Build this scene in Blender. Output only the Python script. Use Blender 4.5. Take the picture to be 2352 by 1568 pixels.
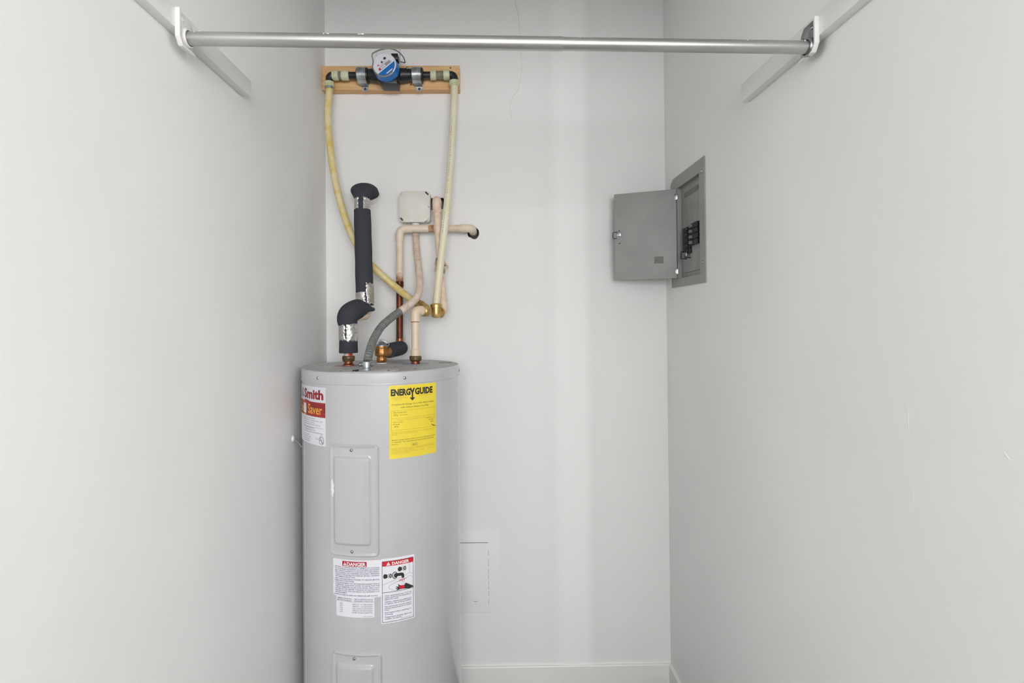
import bpy, bmesh, math, random
from mathutils import Vector, Matrix, noise

for o in list(bpy.data.objects):
    bpy.data.objects.remove(o, do_unlink=True)
SC = bpy.context.scene
COL = SC.collection
PI = math.pi

# ------------------------------------------------------------------ camera
F_PX, CX, CY = 1254.97, 1139.21, 721.34          # focal length and principal point for a 2352x1568 frame
YAW, PITCH, ROLL = 0.0109, 0.0086, 0.0090
CAM_Z = 1.286
cam_d = bpy.data.cameras.new('camera'); cam = bpy.data.objects.new('camera', cam_d); COL.objects.link(cam)
cam_d.sensor_width = 36.0; cam_d.sensor_fit = 'HORIZONTAL'
cam_d.lens = F_PX / 2352 * 36
cam_d.shift_x = (1176 - CX) / 2352
cam_d.shift_y = -(784 - CY) / 2352
cam_d.clip_start = 0.01
_ex = Vector((math.cos(YAW), -math.sin(YAW), 0)); _ey = Vector((math.sin(YAW), math.cos(YAW), 0)); _ez = Vector((0, 0, 1))
_fw = math.cos(PITCH) * _ey + math.sin(PITCH) * _ez
_up = -math.sin(PITCH) * _ey + math.cos(PITCH) * _ez
_rt = math.cos(ROLL) * _ex - math.sin(ROLL) * _up
_u2 = math.sin(ROLL) * _ex + math.cos(ROLL) * _up
_m = Matrix((( _rt.x, _u2.x, -_fw.x, 0), (_rt.y, _u2.y, -_fw.y, 0), (_rt.z, _u2.z, -_fw.z, CAM_Z), (0, 0, 0, 1)))
cam.matrix_world = _m
SC.camera = cam

# ------------------------------------------------------------------ world, light, exposure
W = bpy.data.worlds.new('world'); SC.world = W; W.use_nodes = True
W.node_tree.nodes['Background'].inputs[0].default_value = (0.9, 0.95, 1.0, 1)
W.node_tree.nodes['Background'].inputs[1].default_value = 0.5

def area(name, loc, target, sx, sy, power, color=(1, 1, 1)):
    d = bpy.data.lights.new(name, 'AREA'); d.shape = 'RECTANGLE'; d.size = sx; d.size_y = sy
    d.energy = power; d.color = color
    o = bpy.data.objects.new(name, d); COL.objects.link(o); o.location = loc
    o.rotation_euler = (Vector(target) - Vector(loc)).to_track_quat('-Z', 'Y').to_euler()
    return o
# daylight from the unseen rear window; side lamps are fill added for the side walls
DAY = (0.995, 0.992, 1.0)
area('window_daylight_rear', (0.55, -2.93, 1.60), (0.55, 0, 1.60), 2.2, 1.3, 98, DAY)
area('side_fill_left', (-1.70, -0.85, 1.60), (0, -0.85, 1.60), 1.2, 1.2, 23, DAY)
area('side_fill_right', (1.85, -0.85, 1.60), (0, -0.85, 1.60), 1.2, 1.2, 25, DAY)
SC.view_settings.view_transform = 'Standard'
SC.view_settings.look = 'None'
SC.view_settings.gamma = 1.0
SC.view_settings.use_curve_mapping = False
SC.view_settings.exposure = 0.02
SC.cycles.use_denoising = True
SC.cycles.max_bounces = 5
SC.cycles.diffuse_bounces = 4
SC.cycles.glossy_bounces = 3
SC.cycles.use_adaptive_sampling = True
SC.cycles.adaptive_threshold = 0.1
SC.cycles.adaptive_min_samples = 16
SC.cycles.caustics_reflective = False
SC.cycles.caustics_refractive = False

# ------------------------------------------------------------------ materials
def S(r, g, b):
    f = lambda c: (c / 255 / 12.92) if c / 255 <= 0.04045 else ((c / 255 + 0.055) / 1.055) ** 2.4
    return (f(r), f(g), f(b), 1)

def mat(name, c1, rough=0.5, metal=0.0, c2=None, scale=8.0, stretch=(1, 1, 1), detail=3, bump=0.0, bscale=200.0, lo=0.35, hi=0.65, coat=0.0, spec=0.5, sub=0.0, bdist=0.001):
    m = bpy.data.materials.new(name); m.use_nodes = True
    nt = m.node_tree; b = nt.nodes['Principled BSDF']
    b.inputs['Base Color'].default_value = c1
    b.inputs['Roughness'].default_value = rough
    b.inputs['Metallic'].default_value = metal
    b.inputs['Specular IOR Level'].default_value = spec
    b.inputs['Coat Weight'].default_value = coat
    b.inputs['Coat Roughness'].default_value = 0.04
    if sub and False:
        b.inputs['Subsurface Weight'].default_value = sub
        b.inputs['Subsurface Radius'].default_value = (0.01, 0.008, 0.005)
    tc = nt.nodes.new('ShaderNodeTexCoord')
    if c2 is not None:
        mp = nt.nodes.new('ShaderNodeMapping'); mp.inputs['Scale'].default_value = stretch
        nt.links.new(tc.outputs['Object'], mp.inputs[0])
        n = nt.nodes.new('ShaderNodeTexNoise'); n.inputs['Scale'].default_value = scale; n.inputs['Detail'].default_value = detail
        nt.links.new(mp.outputs[0], n.inputs[0])
        r = nt.nodes.new('ShaderNodeValToRGB')
        r.color_ramp.elements[0].position = lo; r.color_ramp.elements[0].color = c1
        r.color_ramp.elements[1].position = hi; r.color_ramp.elements[1].color = c2
        nt.links.new(n.outputs[0], r.inputs[0]); nt.links.new(r.outputs[0], b.inputs['Base Color'])
    if bump:
        n2 = nt.nodes.new('ShaderNodeTexNoise'); n2.inputs['Scale'].default_value = bscale; n2.inputs['Detail'].default_value = 4
        nt.links.new(tc.outputs['Object'], n2.inputs[0])
        bp = nt.nodes.new('ShaderNodeBump'); bp.inputs['Strength'].default_value = bump; bp.inputs['Distance'].default_value = bdist
        nt.links.new(n2.outputs[0], bp.inputs['Height']); nt.links.new(bp.outputs[0], b.inputs['Normal'])
    return m

M = {}
M['wall'] = mat('wall_paint', S(243, 243, 242), 0.62, c2=S(240, 240, 239), scale=3, bump=0.25, bscale=160, bdist=0.0008, spec=0.3)
M['wall_banded'] = mat('wall_paint_banded', S(236, 236, 234), 0.62, bump=0.25, bscale=160, bdist=0.0008, spec=0.3)
_nt = M['wall_banded'].node_tree; _b = _nt.nodes['Principled BSDF']      # wall colour with one lighter, soft-edged vertical band
_tc = _nt.nodes.new('ShaderNodeTexCoord'); _sx = _nt.nodes.new('ShaderNodeSeparateXYZ'); _nt.links.new(_tc.outputs['Object'], _sx.inputs[0])
_r = _nt.nodes.new('ShaderNodeValToRGB'); _r.color_ramp.interpolation = 'EASE'; _e = _r.color_ramp.elements
_e[0].position = 0.20; _e[0].color = S(238, 238, 237); _e[1].position = 0.42; _e[1].color = S(238, 238, 237)
for _p, _c in ((0.262, S(247, 247, 246)), (0.325, S(247, 247, 246)), (0.365, S(237, 237, 236))):
    _n = _e.new(_p); _n.color = _c
_nt.links.new(_sx.outputs[0], _r.inputs[0]); _nt.links.new(_r.outputs[0], _b.inputs['Base Color'])
M['trim'] = mat('white_trim_paint', S(238, 238, 236), 0.45, bump=0.2, bscale=70, bdist=0.0006)
M['white_enamel'] = mat('thick_white_enamel', S(243, 242, 239), 0.35, c2=S(232, 231, 228), scale=30, bump=0.4, bscale=120, bdist=0.001)
M['floor'] = mat('vinyl_floor', S(74, 68, 62), 0.5, c2=S(60, 55, 50), scale=6, stretch=(1, 8, 1))
M['ceiling'] = mat('ceiling_paint', S(232, 231, 228), 0.8, bump=0.3, bscale=90)
M['roomwall'] = mat('room_wall_paint', S(232, 232, 231), 0.8, c2=S(228, 228, 227), scale=3)
M['galv'] = mat('galvanised_tube', S(200, 199, 196), 0.38, 0.8, c2=S(172, 171, 168), scale=14, stretch=(0.25, 1, 1), detail=6, bump=0.12, bscale=260, bdist=0.0004)
M['zinc'] = mat('zinc_plated_steel', S(190, 194, 197), 0.32, 0.9, c2=S(150, 155, 158), scale=60, bump=0.2, bscale=150, bdist=0.0006)
M['screw'] = mat('screw_steel', S(205, 205, 203), 0.25, 1.0, c2=S(120, 120, 118), scale=400)
M['heater'] = mat('grey_baked_enamel', S(196, 197, 199), 0.36, c2=S(192, 193, 195), scale=5, coat=1.0, spec=0.5)
M['heater_top'] = mat('dusty_grey_enamel', S(204, 204, 204), 0.5, c2=S(184, 184, 183), scale=14, detail=6)
M['foam'] = mat('dark_foam', S(66, 68, 75), 0.85, c2=S(58, 60, 66), scale=420, bump=0.5, bscale=500, bdist=0.0006, spec=0.25)
M['foil'] = mat('foil_tape', S(226, 224, 222), 0.22, 0.95, c2=S(196, 193, 190), scale=60, bump=0.8, bscale=140, bdist=0.002)
M['copper'] = mat('aged_copper', S(120, 72, 50), 0.42, 0.75, c2=S(66, 40, 30), scale=26, stretch=(1, 1, 0.4), detail=6)
M['copper_new'] = mat('bright_copper', S(176, 112, 84), 0.36, 0.85, c2=S(130, 74, 54), scale=60)
M['bronze'] = mat('bronze_valve_body', S(198, 146, 92), 0.38, 0.75, c2=S(152, 104, 60), scale=50, detail=5)
M['brass'] = mat('brass_fitting', S(222, 192, 128), 0.34, 0.8, c2=S(186, 156, 94), scale=55, detail=5)
M['brass_dark'] = mat('dark_brass', S(124, 104, 74), 0.4, 0.7, c2=S(80, 68, 50), scale=60, detail=5)
M['cpvc'] = mat('beige_plastic_pipe', S(232, 214, 190), 0.38, c2=S(224, 203, 178), scale=12)
M['cpvc_dirty'] = mat('painted_pipe', S(232, 217, 197), 0.5, c2=S(212, 186, 158), scale=18, detail=6, lo=0.45, hi=0.75)
M['pex_l'] = mat('yellowed_hose', S(230, 216, 176), 0.42, c2=S(216, 192, 100), scale=30, detail=4, sub=0.3)
M['pex_r'] = mat('milky_hose', S(234, 229, 206), 0.4, c2=S(228, 219, 186), scale=10, detail=3, sub=0.3)
M['nut'] = mat('pale_green_nylon', S(206, 212, 184), 0.5, c2=S(190, 190, 150), scale=40, detail=4, sub=0.2)
M['olive'] = mat('grey_olive_plastic', S(140, 134, 112), 0.5, c2=S(112, 108, 92), scale=60)
M['black'] = mat('black_plastic', S(24, 24, 26), 0.4, c2=S(30, 30, 33), scale=30)
M['black_ink'] = mat('black_ink', S(44, 40, 36), 0.6)
M['void'] = mat('rough_black_rubber', S(14, 14, 14), 0.9, c2=S(24, 23, 22), scale=60, bump=0.6, bscale=200)
M['blue'] = mat('blue_plastic', S(20, 112, 190), 0.28, c2=S(16, 98, 172), scale=20)
M['blueprint'] = mat('blue_print', S(20, 108, 186), 0.4)
M['face'] = mat('white_dial', S(226, 226, 234), 0.3)
M['grey_print'] = mat('grey_print', S(150, 150, 156), 0.5)
M['red_print'] = mat('red_print', S(206, 30, 52), 0.5)
M['cable'] = mat('grey_cable', S(126, 124, 120), 0.5)
M['wood'] = mat('pine_board', S(234, 196, 146), 0.6, c2=S(212, 162, 108), scale=5, stretch=(0.8, 4, 12), detail=5, bump=0.15, bscale=120)
M['wood_worn'] = M['wood']
M['knot'] = mat('pine_knot', S(140, 92, 54), 0.6, c2=S(112, 70, 40), scale=200)
M['plate_white'] = mat('white_plastic', S(228, 228, 230), 0.5)
M['jbox'] = mat('painted_steel_box', S(226, 223, 214), 0.45, c2=S(216, 212, 202), scale=16, bump=0.15, bscale=60)
M['conduit_cream'] = mat('painted_conduit', S(224, 208, 192), 0.5, c2=S(206, 184, 166), scale=40, detail=5)
M['conduit_grey'] = mat('grey_conduit', S(122, 125, 122), 0.45, c2=S(104, 107, 105), scale=60)
M['panel'] = mat('grey_panel_enamel', S(160, 160, 158), 0.5, c2=S(152, 152, 150), scale=10, bump=0.1, bscale=150)
M['panel_dark'] = mat('grey_panel_deadfront', S(158, 158, 156), 0.5, c2=S(146, 146, 144), scale=14)
M['mid_grey'] = mat('flat_mid_grey', S(122, 122, 120), 0.7)
M['breaker'] = mat('black_breaker', S(26, 26, 27), 0.45, c2=S(36, 36, 37), scale=80)
M['yellow'] = mat('yellow_label', S(246, 224, 62), 0.35, c2=S(240, 216, 70), scale=12)
M['label'] = mat('white_label', S(236, 236, 242), 0.35)
M['label_blue'] = mat('pale_label', S(222, 224, 232), 0.35)
M['maroon'] = mat('maroon_print', S(148, 32, 44), 0.45)
M['crimson'] = mat('crimson_print', S(186, 22, 62), 0.45)
M['redband'] = mat('red_band_print', S(186, 54, 44), 0.4, c2=S(120, 44, 40), scale=5, stretch=(1, 1, 14), detail=2)
M['gold'] = mat('gold_print', S(242, 178, 64), 0.45)
M['purple'] = mat('blue_ink', S(92, 92, 128), 0.6)
M['greyink'] = mat('grey_ink', S(120, 118, 130), 0.6)
M['olive_ink'] = mat('olive_ink', S(112, 100, 36), 0.6)
M['olive_faint'] = mat('olive_faint_ink', S(176, 158, 50), 0.6)
M['red_paint'] = mat('red_ring_paint', S(172, 112, 108), 0.6, c2=S(178, 168, 167), scale=70, detail=5)
M['red_tab'] = mat('red_plastic', S(206, 42, 42), 0.4)
M['blue_paint'] = mat('blue_ring_paint', S(146, 158, 188), 0.6, c2=S(180, 182, 186), scale=70, detail=5)
M['verdigris'] = mat('verdigris_brass', S(112, 140, 116), 0.7, c2=S(190, 160, 130), scale=90, detail=5)
M['pinkpaint'] = mat('flaking_cream_paint', S(232, 211, 190), 0.6, c2=S(212, 182, 156), scale=45, detail=5, lo=0.45, hi=0.75)
M['soot'] = mat('scorched_paint', S(206, 184, 156), 0.6, c2=S(92, 62, 44), scale=40, detail=6, lo=0.42, hi=0.6)
_nt = M['soot'].node_tree; _b = _nt.nodes['Principled BSDF']       # flux scorch: dark at the copper joint, fading up the paint
_tc = _nt.nodes.new('ShaderNodeTexCoord'); _sx = _nt.nodes.new('ShaderNodeSeparateXYZ'); _nt.links.new(_tc.outputs['Object'], _sx.inputs[0])
_nz = _nt.nodes.new('ShaderNodeTexNoise'); _nz.inputs['Scale'].default_value = 70; _nt.links.new(_tc.outputs['Object'], _nz.inputs[0])
_ma = _nt.nodes.new('ShaderNodeMath'); _ma.operation = 'MULTIPLY_ADD'; _ma.inputs[1].default_value = 0.030; _nt.links.new(_nz.outputs[0], _ma.inputs[0]); _nt.links.new(_sx.outputs[2], _ma.inputs[2])
_r = _nt.nodes.new('ShaderNodeValToRGB'); _e = _r.color_ramp.elements
_e[0].position = 0.240; _e[0].color = S(74, 50, 36); _e[1].position = 0.275; _e[1].color = S(230, 214, 192)
_n = _e.new(0.252); _n.color = S(172, 124, 90)
_nt.links.new(_ma.outputs[0], _r.inputs[0]); _nt.links.new(_r.outputs[0], _b.inputs['Base Color'])
M['rust'] = mat('rust_stain', S(206, 170, 136), 0.6, c2=S(156, 108, 74), scale=60, detail=5)
M['pane'] = bpy.data.materials.new('window_glass'); M['pane'].use_nodes = True
M['pane'].node_tree.nodes['Principled BSDF'].inputs['Transmission Weight'].default_value = 1.0
M['pane'].node_tree.nodes['Principled BSDF'].inputs['Roughness'].default_value = 0.02
M['glass'] = mat('window_frame_paint', S(236, 236, 234), 0.4)
M['washer'] = mat('white_washer', S(240, 240, 238), 0.5)

# ------------------------------------------------------------------ geometry helpers
class G:
    """vertices and faces of one mesh"""
    def __init__(s): s.v = []; s.f = []; s.mi = []
    def add(s, v, f, mi=0):
        n = len(s.v); s.v += [tuple(p) for p in v]; s.f += [tuple(i + n for i in q) for q in f]; s.mi += [mi] * len(f)
        return s
    def box(s, x0, x1, y0, y1, z0, z1, mi=0):
        v = [(x0, y0, z0), (x1, y0, z0), (x1, y1, z0), (x0, y1, z0), (x0, y0, z1), (x1, y0, z1), (x1, y1, z1), (x0, y1, z1)]
        return s.add(v, [(0, 3, 2, 1), (4, 5, 6, 7), (0, 1, 5, 4), (1, 2, 6, 5), (2, 3, 7, 6), (3, 0, 4, 7)], mi)
    def prism(s, poly, axis, a0, a1, mi=0):
        """poly: 2D points in the two other axes (in x,y,z order), extruded along axis from a0 to a1"""
        def p3(p, a):
            return {'x': (a, p[0], p[1]), 'y': (p[0], a, p[1]), 'z': (p[0], p[1], a)}[axis]
        n = len(poly)
        v = [p3(p, a0) for p in poly] + [p3(p, a1) for p in poly]
        f = [tuple(range(n))[::-1], tuple(range(n, 2 * n))] + [(i, (i + 1) % n, n + (i + 1) % n, n + i) for i in range(n)]
        return s.add(v, f, mi)
    def sweep(s, path, ra, rb=None, n=16, ref=(1, 0, 0), cap=True, mi=0):
        """tube along a path; ra = radius along the reference direction, rb = across it"""
        path = [Vector(p) for p in path]; m = len(path)
        if not hasattr(ra, '__len__'): ra = [ra] * m
        if rb is None: rb = ra
        if not hasattr(rb, '__len__'): rb = [rb] * m
        T = []
        for i in range(m):
            t = path[min(i + 1, m - 1)] - path[max(i - 1, 0)]
            T.append(t.normalized())
        u = Vector(ref); u = u - u.dot(T[0]) * T[0]
        if u.length < 1e-5: u = T[0].orthogonal()
        u.normalize(); rings = []
        for i in range(m):
            if i:
                q = T[i - 1].rotation_difference(T[i]); u = q @ u
                u = (u - u.dot(T[i]) * T[i]).normalized()
            w = T[i].cross(u)
            rings.append([path[i] + u * (math.cos(2 * PI * k / n) * ra[i]) + w * (math.sin(2 * PI * k / n) * rb[i]) for k in range(n)])
        v = [p for r in rings for p in r]; f = []
        for i in range(m - 1):
            for k in range(n):
                f.append((i * n + k, i * n + (k + 1) % n, (i + 1) * n + (k + 1) % n, (i + 1) * n + k))
        if cap:
            f.append(tuple(range(n))[::-1]); f.append(tuple((m - 1) * n + k for k in range(n)))
        return s.add(v, f, mi)
    def lathe(s, base, axis, prof, n=32, mi=0, cap=True):
        """prof: list of (distance along axis, radius)"""
        base = Vector(base); ax = Vector(axis).normalized(); u = ax.orthogonal().normalized(); w = ax.cross(u)
        v = []; f = []; m = len(prof)
        for (d, r) in prof:
            for k in range(n):
                a = 2 * PI * k / n
                v.append(base + ax * d + (u * math.cos(a) + w * math.sin(a)) * r)
        for i in range(m - 1):
            for k in range(n):
                f.append((i * n + k, i * n + (k + 1) % n, (i + 1) * n + (k + 1) % n, (i + 1) * n + k))
        if cap:
            if prof[0][1] > 1e-6: f.append(tuple(range(n))[::-1])
            if prof[-1][1] > 1e-6: f.append(tuple((m - 1) * n + k for k in range(n)))
        return s.add(v, f, mi)

ORG = {}
def link(name, me, parent):
    o = bpy.data.objects.new(name, me); COL.objects.link(o)
    if parent is not None: o.parent = parent
    return o

def obj(name, g, m, parent=None, smooth=False, label=None, bevel=0.0, angle=40, weld=False):
    off = ORG.get(parent.name, Vector()) if parent is not None else Vector()
    me = bpy.data.meshes.new(name)
    me.from_pydata([Vector(p) - off for p in g.v], [], g.f)
    ms = m if isinstance(m, (list, tuple)) else [m]
    for q in ms: me.materials.append(M[q])
    if len(ms) > 1:
        for p, k in zip(me.polygons, g.mi): p.material_index = k
    bm = bmesh.new(); bm.from_mesh(me)
    if weld: bmesh.ops.remove_doubles(bm, verts=bm.verts, dist=1e-6)
    if bevel:
        es = [e for e in bm.edges if len(e.link_faces) == 2 and e.calc_face_angle(0) > 0.6]
        bmesh.ops.bevel(bm, geom=es, offset=bevel, segments=2, affect='EDGES', profile=0.5, clamp_overlap=True)
    bmesh.ops.recalc_face_normals(bm, faces=bm.faces)
    bm.to_mesh(me); bm.free()
    if smooth or bevel:
        for p in me.polygons: p.use_smooth = True
        try: me.set_sharp_from_angle(angle=math.radians(angle))
        except Exception: pass
    o = link(name, me, parent)
    ORG[o.name] = off.copy()
    if label: o['label'] = label
    return o

def thing(name, loc, label, cat, group=None):
    o = bpy.data.objects.new(name, None); COL.objects.link(o); o.location = loc; o.empty_display_size = 0.02
    ORG[o.name] = Vector(loc)
    return tag(o, label, cat, group)
def tag(o, label, cat, group=None):
    o['label'] = label; o['category'] = cat
    if group: o['group'] = group
    return o
def struct(name, g, m, **k):
    o = obj(name, g, m, **k); o['kind'] = 'structure'; return o

def curve(pts, n=60):
    """smooth curve through the points, evenly resampled"""
    P = [Vector(p) for p in pts]; P = [2 * P[0] - P[1]] + P + [2 * P[-1] - P[-2]]
    raw = []
    for i in range(1, len(P) - 2):
        for k in range(20):
            t = k / 20; p0, p1, p2, p3 = P[i - 1:i + 3]
            raw.append(0.5 * ((2 * p1) + (-p0 + p2) * t + (2 * p0 - 5 * p1 + 4 * p2 - p3) * t * t + (-p0 + 3 * p1 - 3 * p2 + p3) * t ** 3))
    raw.append(P[-2])
    L = [0]
    for a, b in zip(raw, raw[1:]): L.append(L[-1] + (b - a).length)
    out = []; j = 0
    for k in range(n):
        d = L[-1] * k / (n - 1)
        while j < len(L) - 2 and L[j + 1] < d: j += 1
        t = (d - L[j]) / max(1e-9, L[j + 1] - L[j]); out.append(raw[j].lerp(raw[j + 1], min(1, max(0, t))))
    return out

def elbow(a, c, b, r, n=8):
    """path from a towards c, turned with radius r, on to b"""
    a, b, c = Vector(a), Vector(b), Vector(c)
    d1 = (a - c).normalized(); d2 = (b - c).normalized()
    p1 = c + d1 * r; p2 = c + d2 * r; out = [a]
    for k in range(n + 1):
        t = k / n; out.append(p1 * (1 - t) ** 2 + c * 2 * t * (1 - t) + p2 * t * t)
    return out + [b]

def screw_head(name, parent, p, nrm, r, m='screw', slot=True):
    g = G(); g.lathe(p, nrm, [(0, r), (r * 0.35, r * 0.95), (r * 0.6, r * 0.6), (r * 0.68, 0.0)], 12)
    return obj(name, g, m, parent, smooth=True, angle=60)

# ================================================================== THE ROOM
XL, XR, YB = -0.5746, 0.6254, 1.9274
CEIL = 2.62; YF0, YF1 = 0.40, 0.50; HEAD = 2.15
RX0, RX1, RY0 = -1.75, 1.90, -3.0

def bump_profile(x):
    # taped drywall joint: a shallow swelling of the back wall
    d = 0.0035 * math.exp(-((x - 0.285) / 0.05) ** 2) 
    return -d

def carve(o, cutters):
    for g in cutters:
        me = bpy.data.meshes.new('cut'); me.from_pydata(g.v, [], g.f)
        bm = bmesh.new(); bm.from_mesh(me); bmesh.ops.recalc_face_normals(bm, faces=bm.faces); bm.to_mesh(me); bm.free()
        c = bpy.data.objects.new('cut', me); COL.objects.link(c)
        md = o.modifiers.new('b', 'BOOLEAN'); md.operation = 'DIFFERENCE'; md.solver = 'EXACT'; md.object = c
        dg = bpy.context.evaluated_depsgraph_get(); dg.update()
        new = bpy.data.meshes.new_from_object(o.evaluated_get(dg))
        o.modifiers.clear(); old = o.data; o.data = new; bpy.data.meshes.remove(old)
        bpy.data.objects.remove(c, do_unlink=True); bpy.data.meshes.remove(me)

# back wall (with the holes the pipes go through, opening into the hollow behind the plasterboard)
g = G()
xs = [XL - 0.1] + [XL + (XR - XL) * i / 120 for i in range(121)] + [XR + 0.1]
poly = [(x, YB + bump_profile(x)) for x in xs] + [(XR + 0.1, YB + 0.16), (XL - 0.1, YB + 0.16)]
g.prism(poly, 'z', -0.02, CEIL)
wb = struct('wall_back', g, 'wall_banded', smooth=True, angle=30)
def hole(cx, cz, r, seed):
    random.seed(seed); g = G()
    g.prism([(cx + math.cos(a) * r * random.uniform(0.86, 1.1), cz + math.sin(a) * r * random.uniform(0.86, 1.1)) for a in [2 * PI * k / 18 for k in range(18)]], 'y', YB - 0.02, YB + 0.03)
    return g
def cavity(x0, x1, z0, z1):
    return G().box(x0, x1, YB + 0.013, YB + 0.12, z0, z1)
g1 = G().prism([(-0.205, 1.672), (-0.16, 1.676), (-0.158, 1.708), (-0.162, 1.716), (-0.206, 1.714)], 'y', YB - 0.02, YB + 0.03)
carve(wb, [cavity(-0.30, -0.02, 1.50, 1.80), hole(-0.056, 1.590, 0.0215, 3), g1])
# side walls
g = G().box(XL - 0.1, XL, YF0, YB + 0.05, -0.02, CEIL); struct('wall_left', g, 'wall')
g = G().box(XR, XR + 0.1, YF0, YB + 0.05, -0.02, CEIL); wr = struct('wall_right', g, 'wall')
carve(wr, [G().box(XR - 0.02, XR + 0.085, 1.592, 1.802, 1.402, 1.722)])
# front wall of the closet with its full-width opening, and the room in front of it
g = G(); g.box(RX0, XL, YF0 - 0.001, YF1 - 0.001, -0.02, CEIL); g.box(XR, RX1, YF0 - 0.001, YF1 - 0.001, -0.02, CEIL); g.box(XL, XR, YF0 - 0.001, YF1 - 0.001, HEAD, CEIL)
struct('wall_front', g, 'roomwall')
def side_wall(name, x0, x1):
    g = G(); g.box(x0, x1, RY0 - 0.1, -1.5, -0.02, CEIL); g.box(x0, x1, -0.2, YF1, -0.02, CEIL)
    g.box(x0, x1, -1.5, -0.2, -0.02, 0.9); g.box(x0, x1, -1.5, -0.2, 2.2, CEIL); struct(name, g, 'roomwall')
side_wall('wall_room_left', RX0 - 0.1, RX0); side_wall('wall_room_right', RX1, RX1 + 0.1)
WX0, WX1 = -0.60, 1.70
g = G(); g.box(RX0, WX0, RY0 - 0.1, RY0, -0.02, CEIL); g.box(WX1, RX1, RY0 - 0.1, RY0, -0.02, CEIL)
g.box(WX0, WX1, RY0 - 0.1, RY0, -0.02, 0.85); g.box(WX0, WX1, RY0 - 0.1, RY0, 2.25, CEIL); struct('wall_room_rear', g, 'roomwall')
def window(name, a0, a1, z0, z1, put):
    g = G()
    for a, b, c, d in ((a0, a0 + .05, z0, z1), (a1 - .05, a1, z0, z1), (a0 + .05, a1 - .05, z0, z0 + .05), (a0 + .05, a1 - .05, z1 - .05, z1), (a0 + .05, a1 - .05, 1.53, 1.57)): put(g, a, b, c, d)
    o = struct(name, g, 'glass'); p = G(); put(p, a0 + .05, a1 - .05, z0 + .05, z1 - .05)
    m = [sum(v[i] for v in p.v) / 8 for i in range(3)]; th = min(range(3), key=lambda i: abs(p.v[0][i] - m[i]))
    p.v = [tuple(m[i] + (v[i] - m[i]) * (.15 if i == th else 1) for i in range(3)) for v in p.v]; obj('pane', p, 'pane', o)
window('window_1', WX0, WX1, .85, 2.25, lambda g, a, b, c, d: g.box(a, b, RY0 - .08, RY0 - .04, c, d))
window('window_added_left', -1.5, -.2, .9, 2.2, lambda g, a, b, c, d: g.box(RX0 - .08, RX0 - .04, a, b, c, d))  # unseen window, added to go with the left fill lamp
window('window_added_right', -1.5, -.2, .9, 2.2, lambda g, a, b, c, d: g.box(RX1 + .04, RX1 + .08, a, b, c, d))  # unseen window, added to go with the right fill lamp
g = G().box(RX0 - 0.1, RX1 + 0.1, RY0 - 0.1, YB + 0.16, -0.1, 0.0); struct('floor', g, 'floor')
g = G().box(RX0 - 0.1, RX1 + 0.1, RY0 - 0.1, YB + 0.16, CEIL, CEIL + 0.1); struct('ceiling', g, 'ceiling')
# baseboards (thin flat boards with an eased top edge)
BT, BH = 0.009, 0.0705
def bb_poly(y0, s):   # (depth, z) profile
    return [(y0, 0), (y0 - s * BT, 0), (y0 - s * BT, BH - .004), (y0 - s * (BT - .003), BH), (y0, BH)]
g = G(); p = [(YB + 0.001, 0.0), (YB - BT, 0.0), (YB - BT, BH - .003), (YB - BT + .002, BH), (YB + 0.001, BH)]
g.prism(p, 'x', XL, XR); struct('baseboard_back', g, 'trim')
g = G(); p = [(XR, 0.0), (XR - BT, 0.0), (XR - BT, BH - .003), (XR - BT + .002, BH), (XR, BH)]
g.prism(p, 'y', YF1, YB - BT); struct('baseboard_right', g, 'trim')
g = G(); p = [(XL, 0.0), (XL + BT, 0.0), (XL + BT, BH - .003), (XL + BT - .002, BH), (XL, BH)]
g.prism(p, 'y', YF1, YB - BT); struct('baseboard_left', g, 'trim')
# paint ridges, drips and scuffs on the walls
def ridge(parent, pts, r, name='paint_ridge', ref=(1, 0, 0), flat=0.22):
    c = curve(pts, max(8, len(pts) * 6)); m = len(c)
    rr = [r * (0.35 + 0.65 * math.sin(PI * (i + .5) / m) ** .5) for i in range(m)]
    g = G().sweep(c, [q * flat for q in rr], rr, 8, ref=ref)
    return obj(name, g, 'wall', parent, smooth=True)
ridge(wr, [(XR, 1.735, 1.925), (XR, 1.708, 1.90), (XR, 1.703, 1.872), (XR, 1.712, 1.845), (XR, 1.730, 1.829)], 0.0032)
ridge(wr, [(XR, 1.775, 1.829), (XR, 1.762, 1.823), (XR, 1.748, 1.826)], 0.0016)
ridge(wr, [(XR, 1.426, 1.238), (XR, 1.424, 1.20), (XR, 1.420, 1.169)], 0.0014)
ridge(wr, [(XR, 0.815, 1.155), (XR, 0.814, 1.13), (XR, 0.812, 1.108)], 0.0011)
ridge(wr, [(XR, 0.807, 1.03), (XR, 0.806, 1.01)], 0.0010)
ridge(wr, [(XR, 0.662, 1.118), (XR, 0.657, 1.113), (XR, 0.6546, 1.110)], 0.0016)

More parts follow.
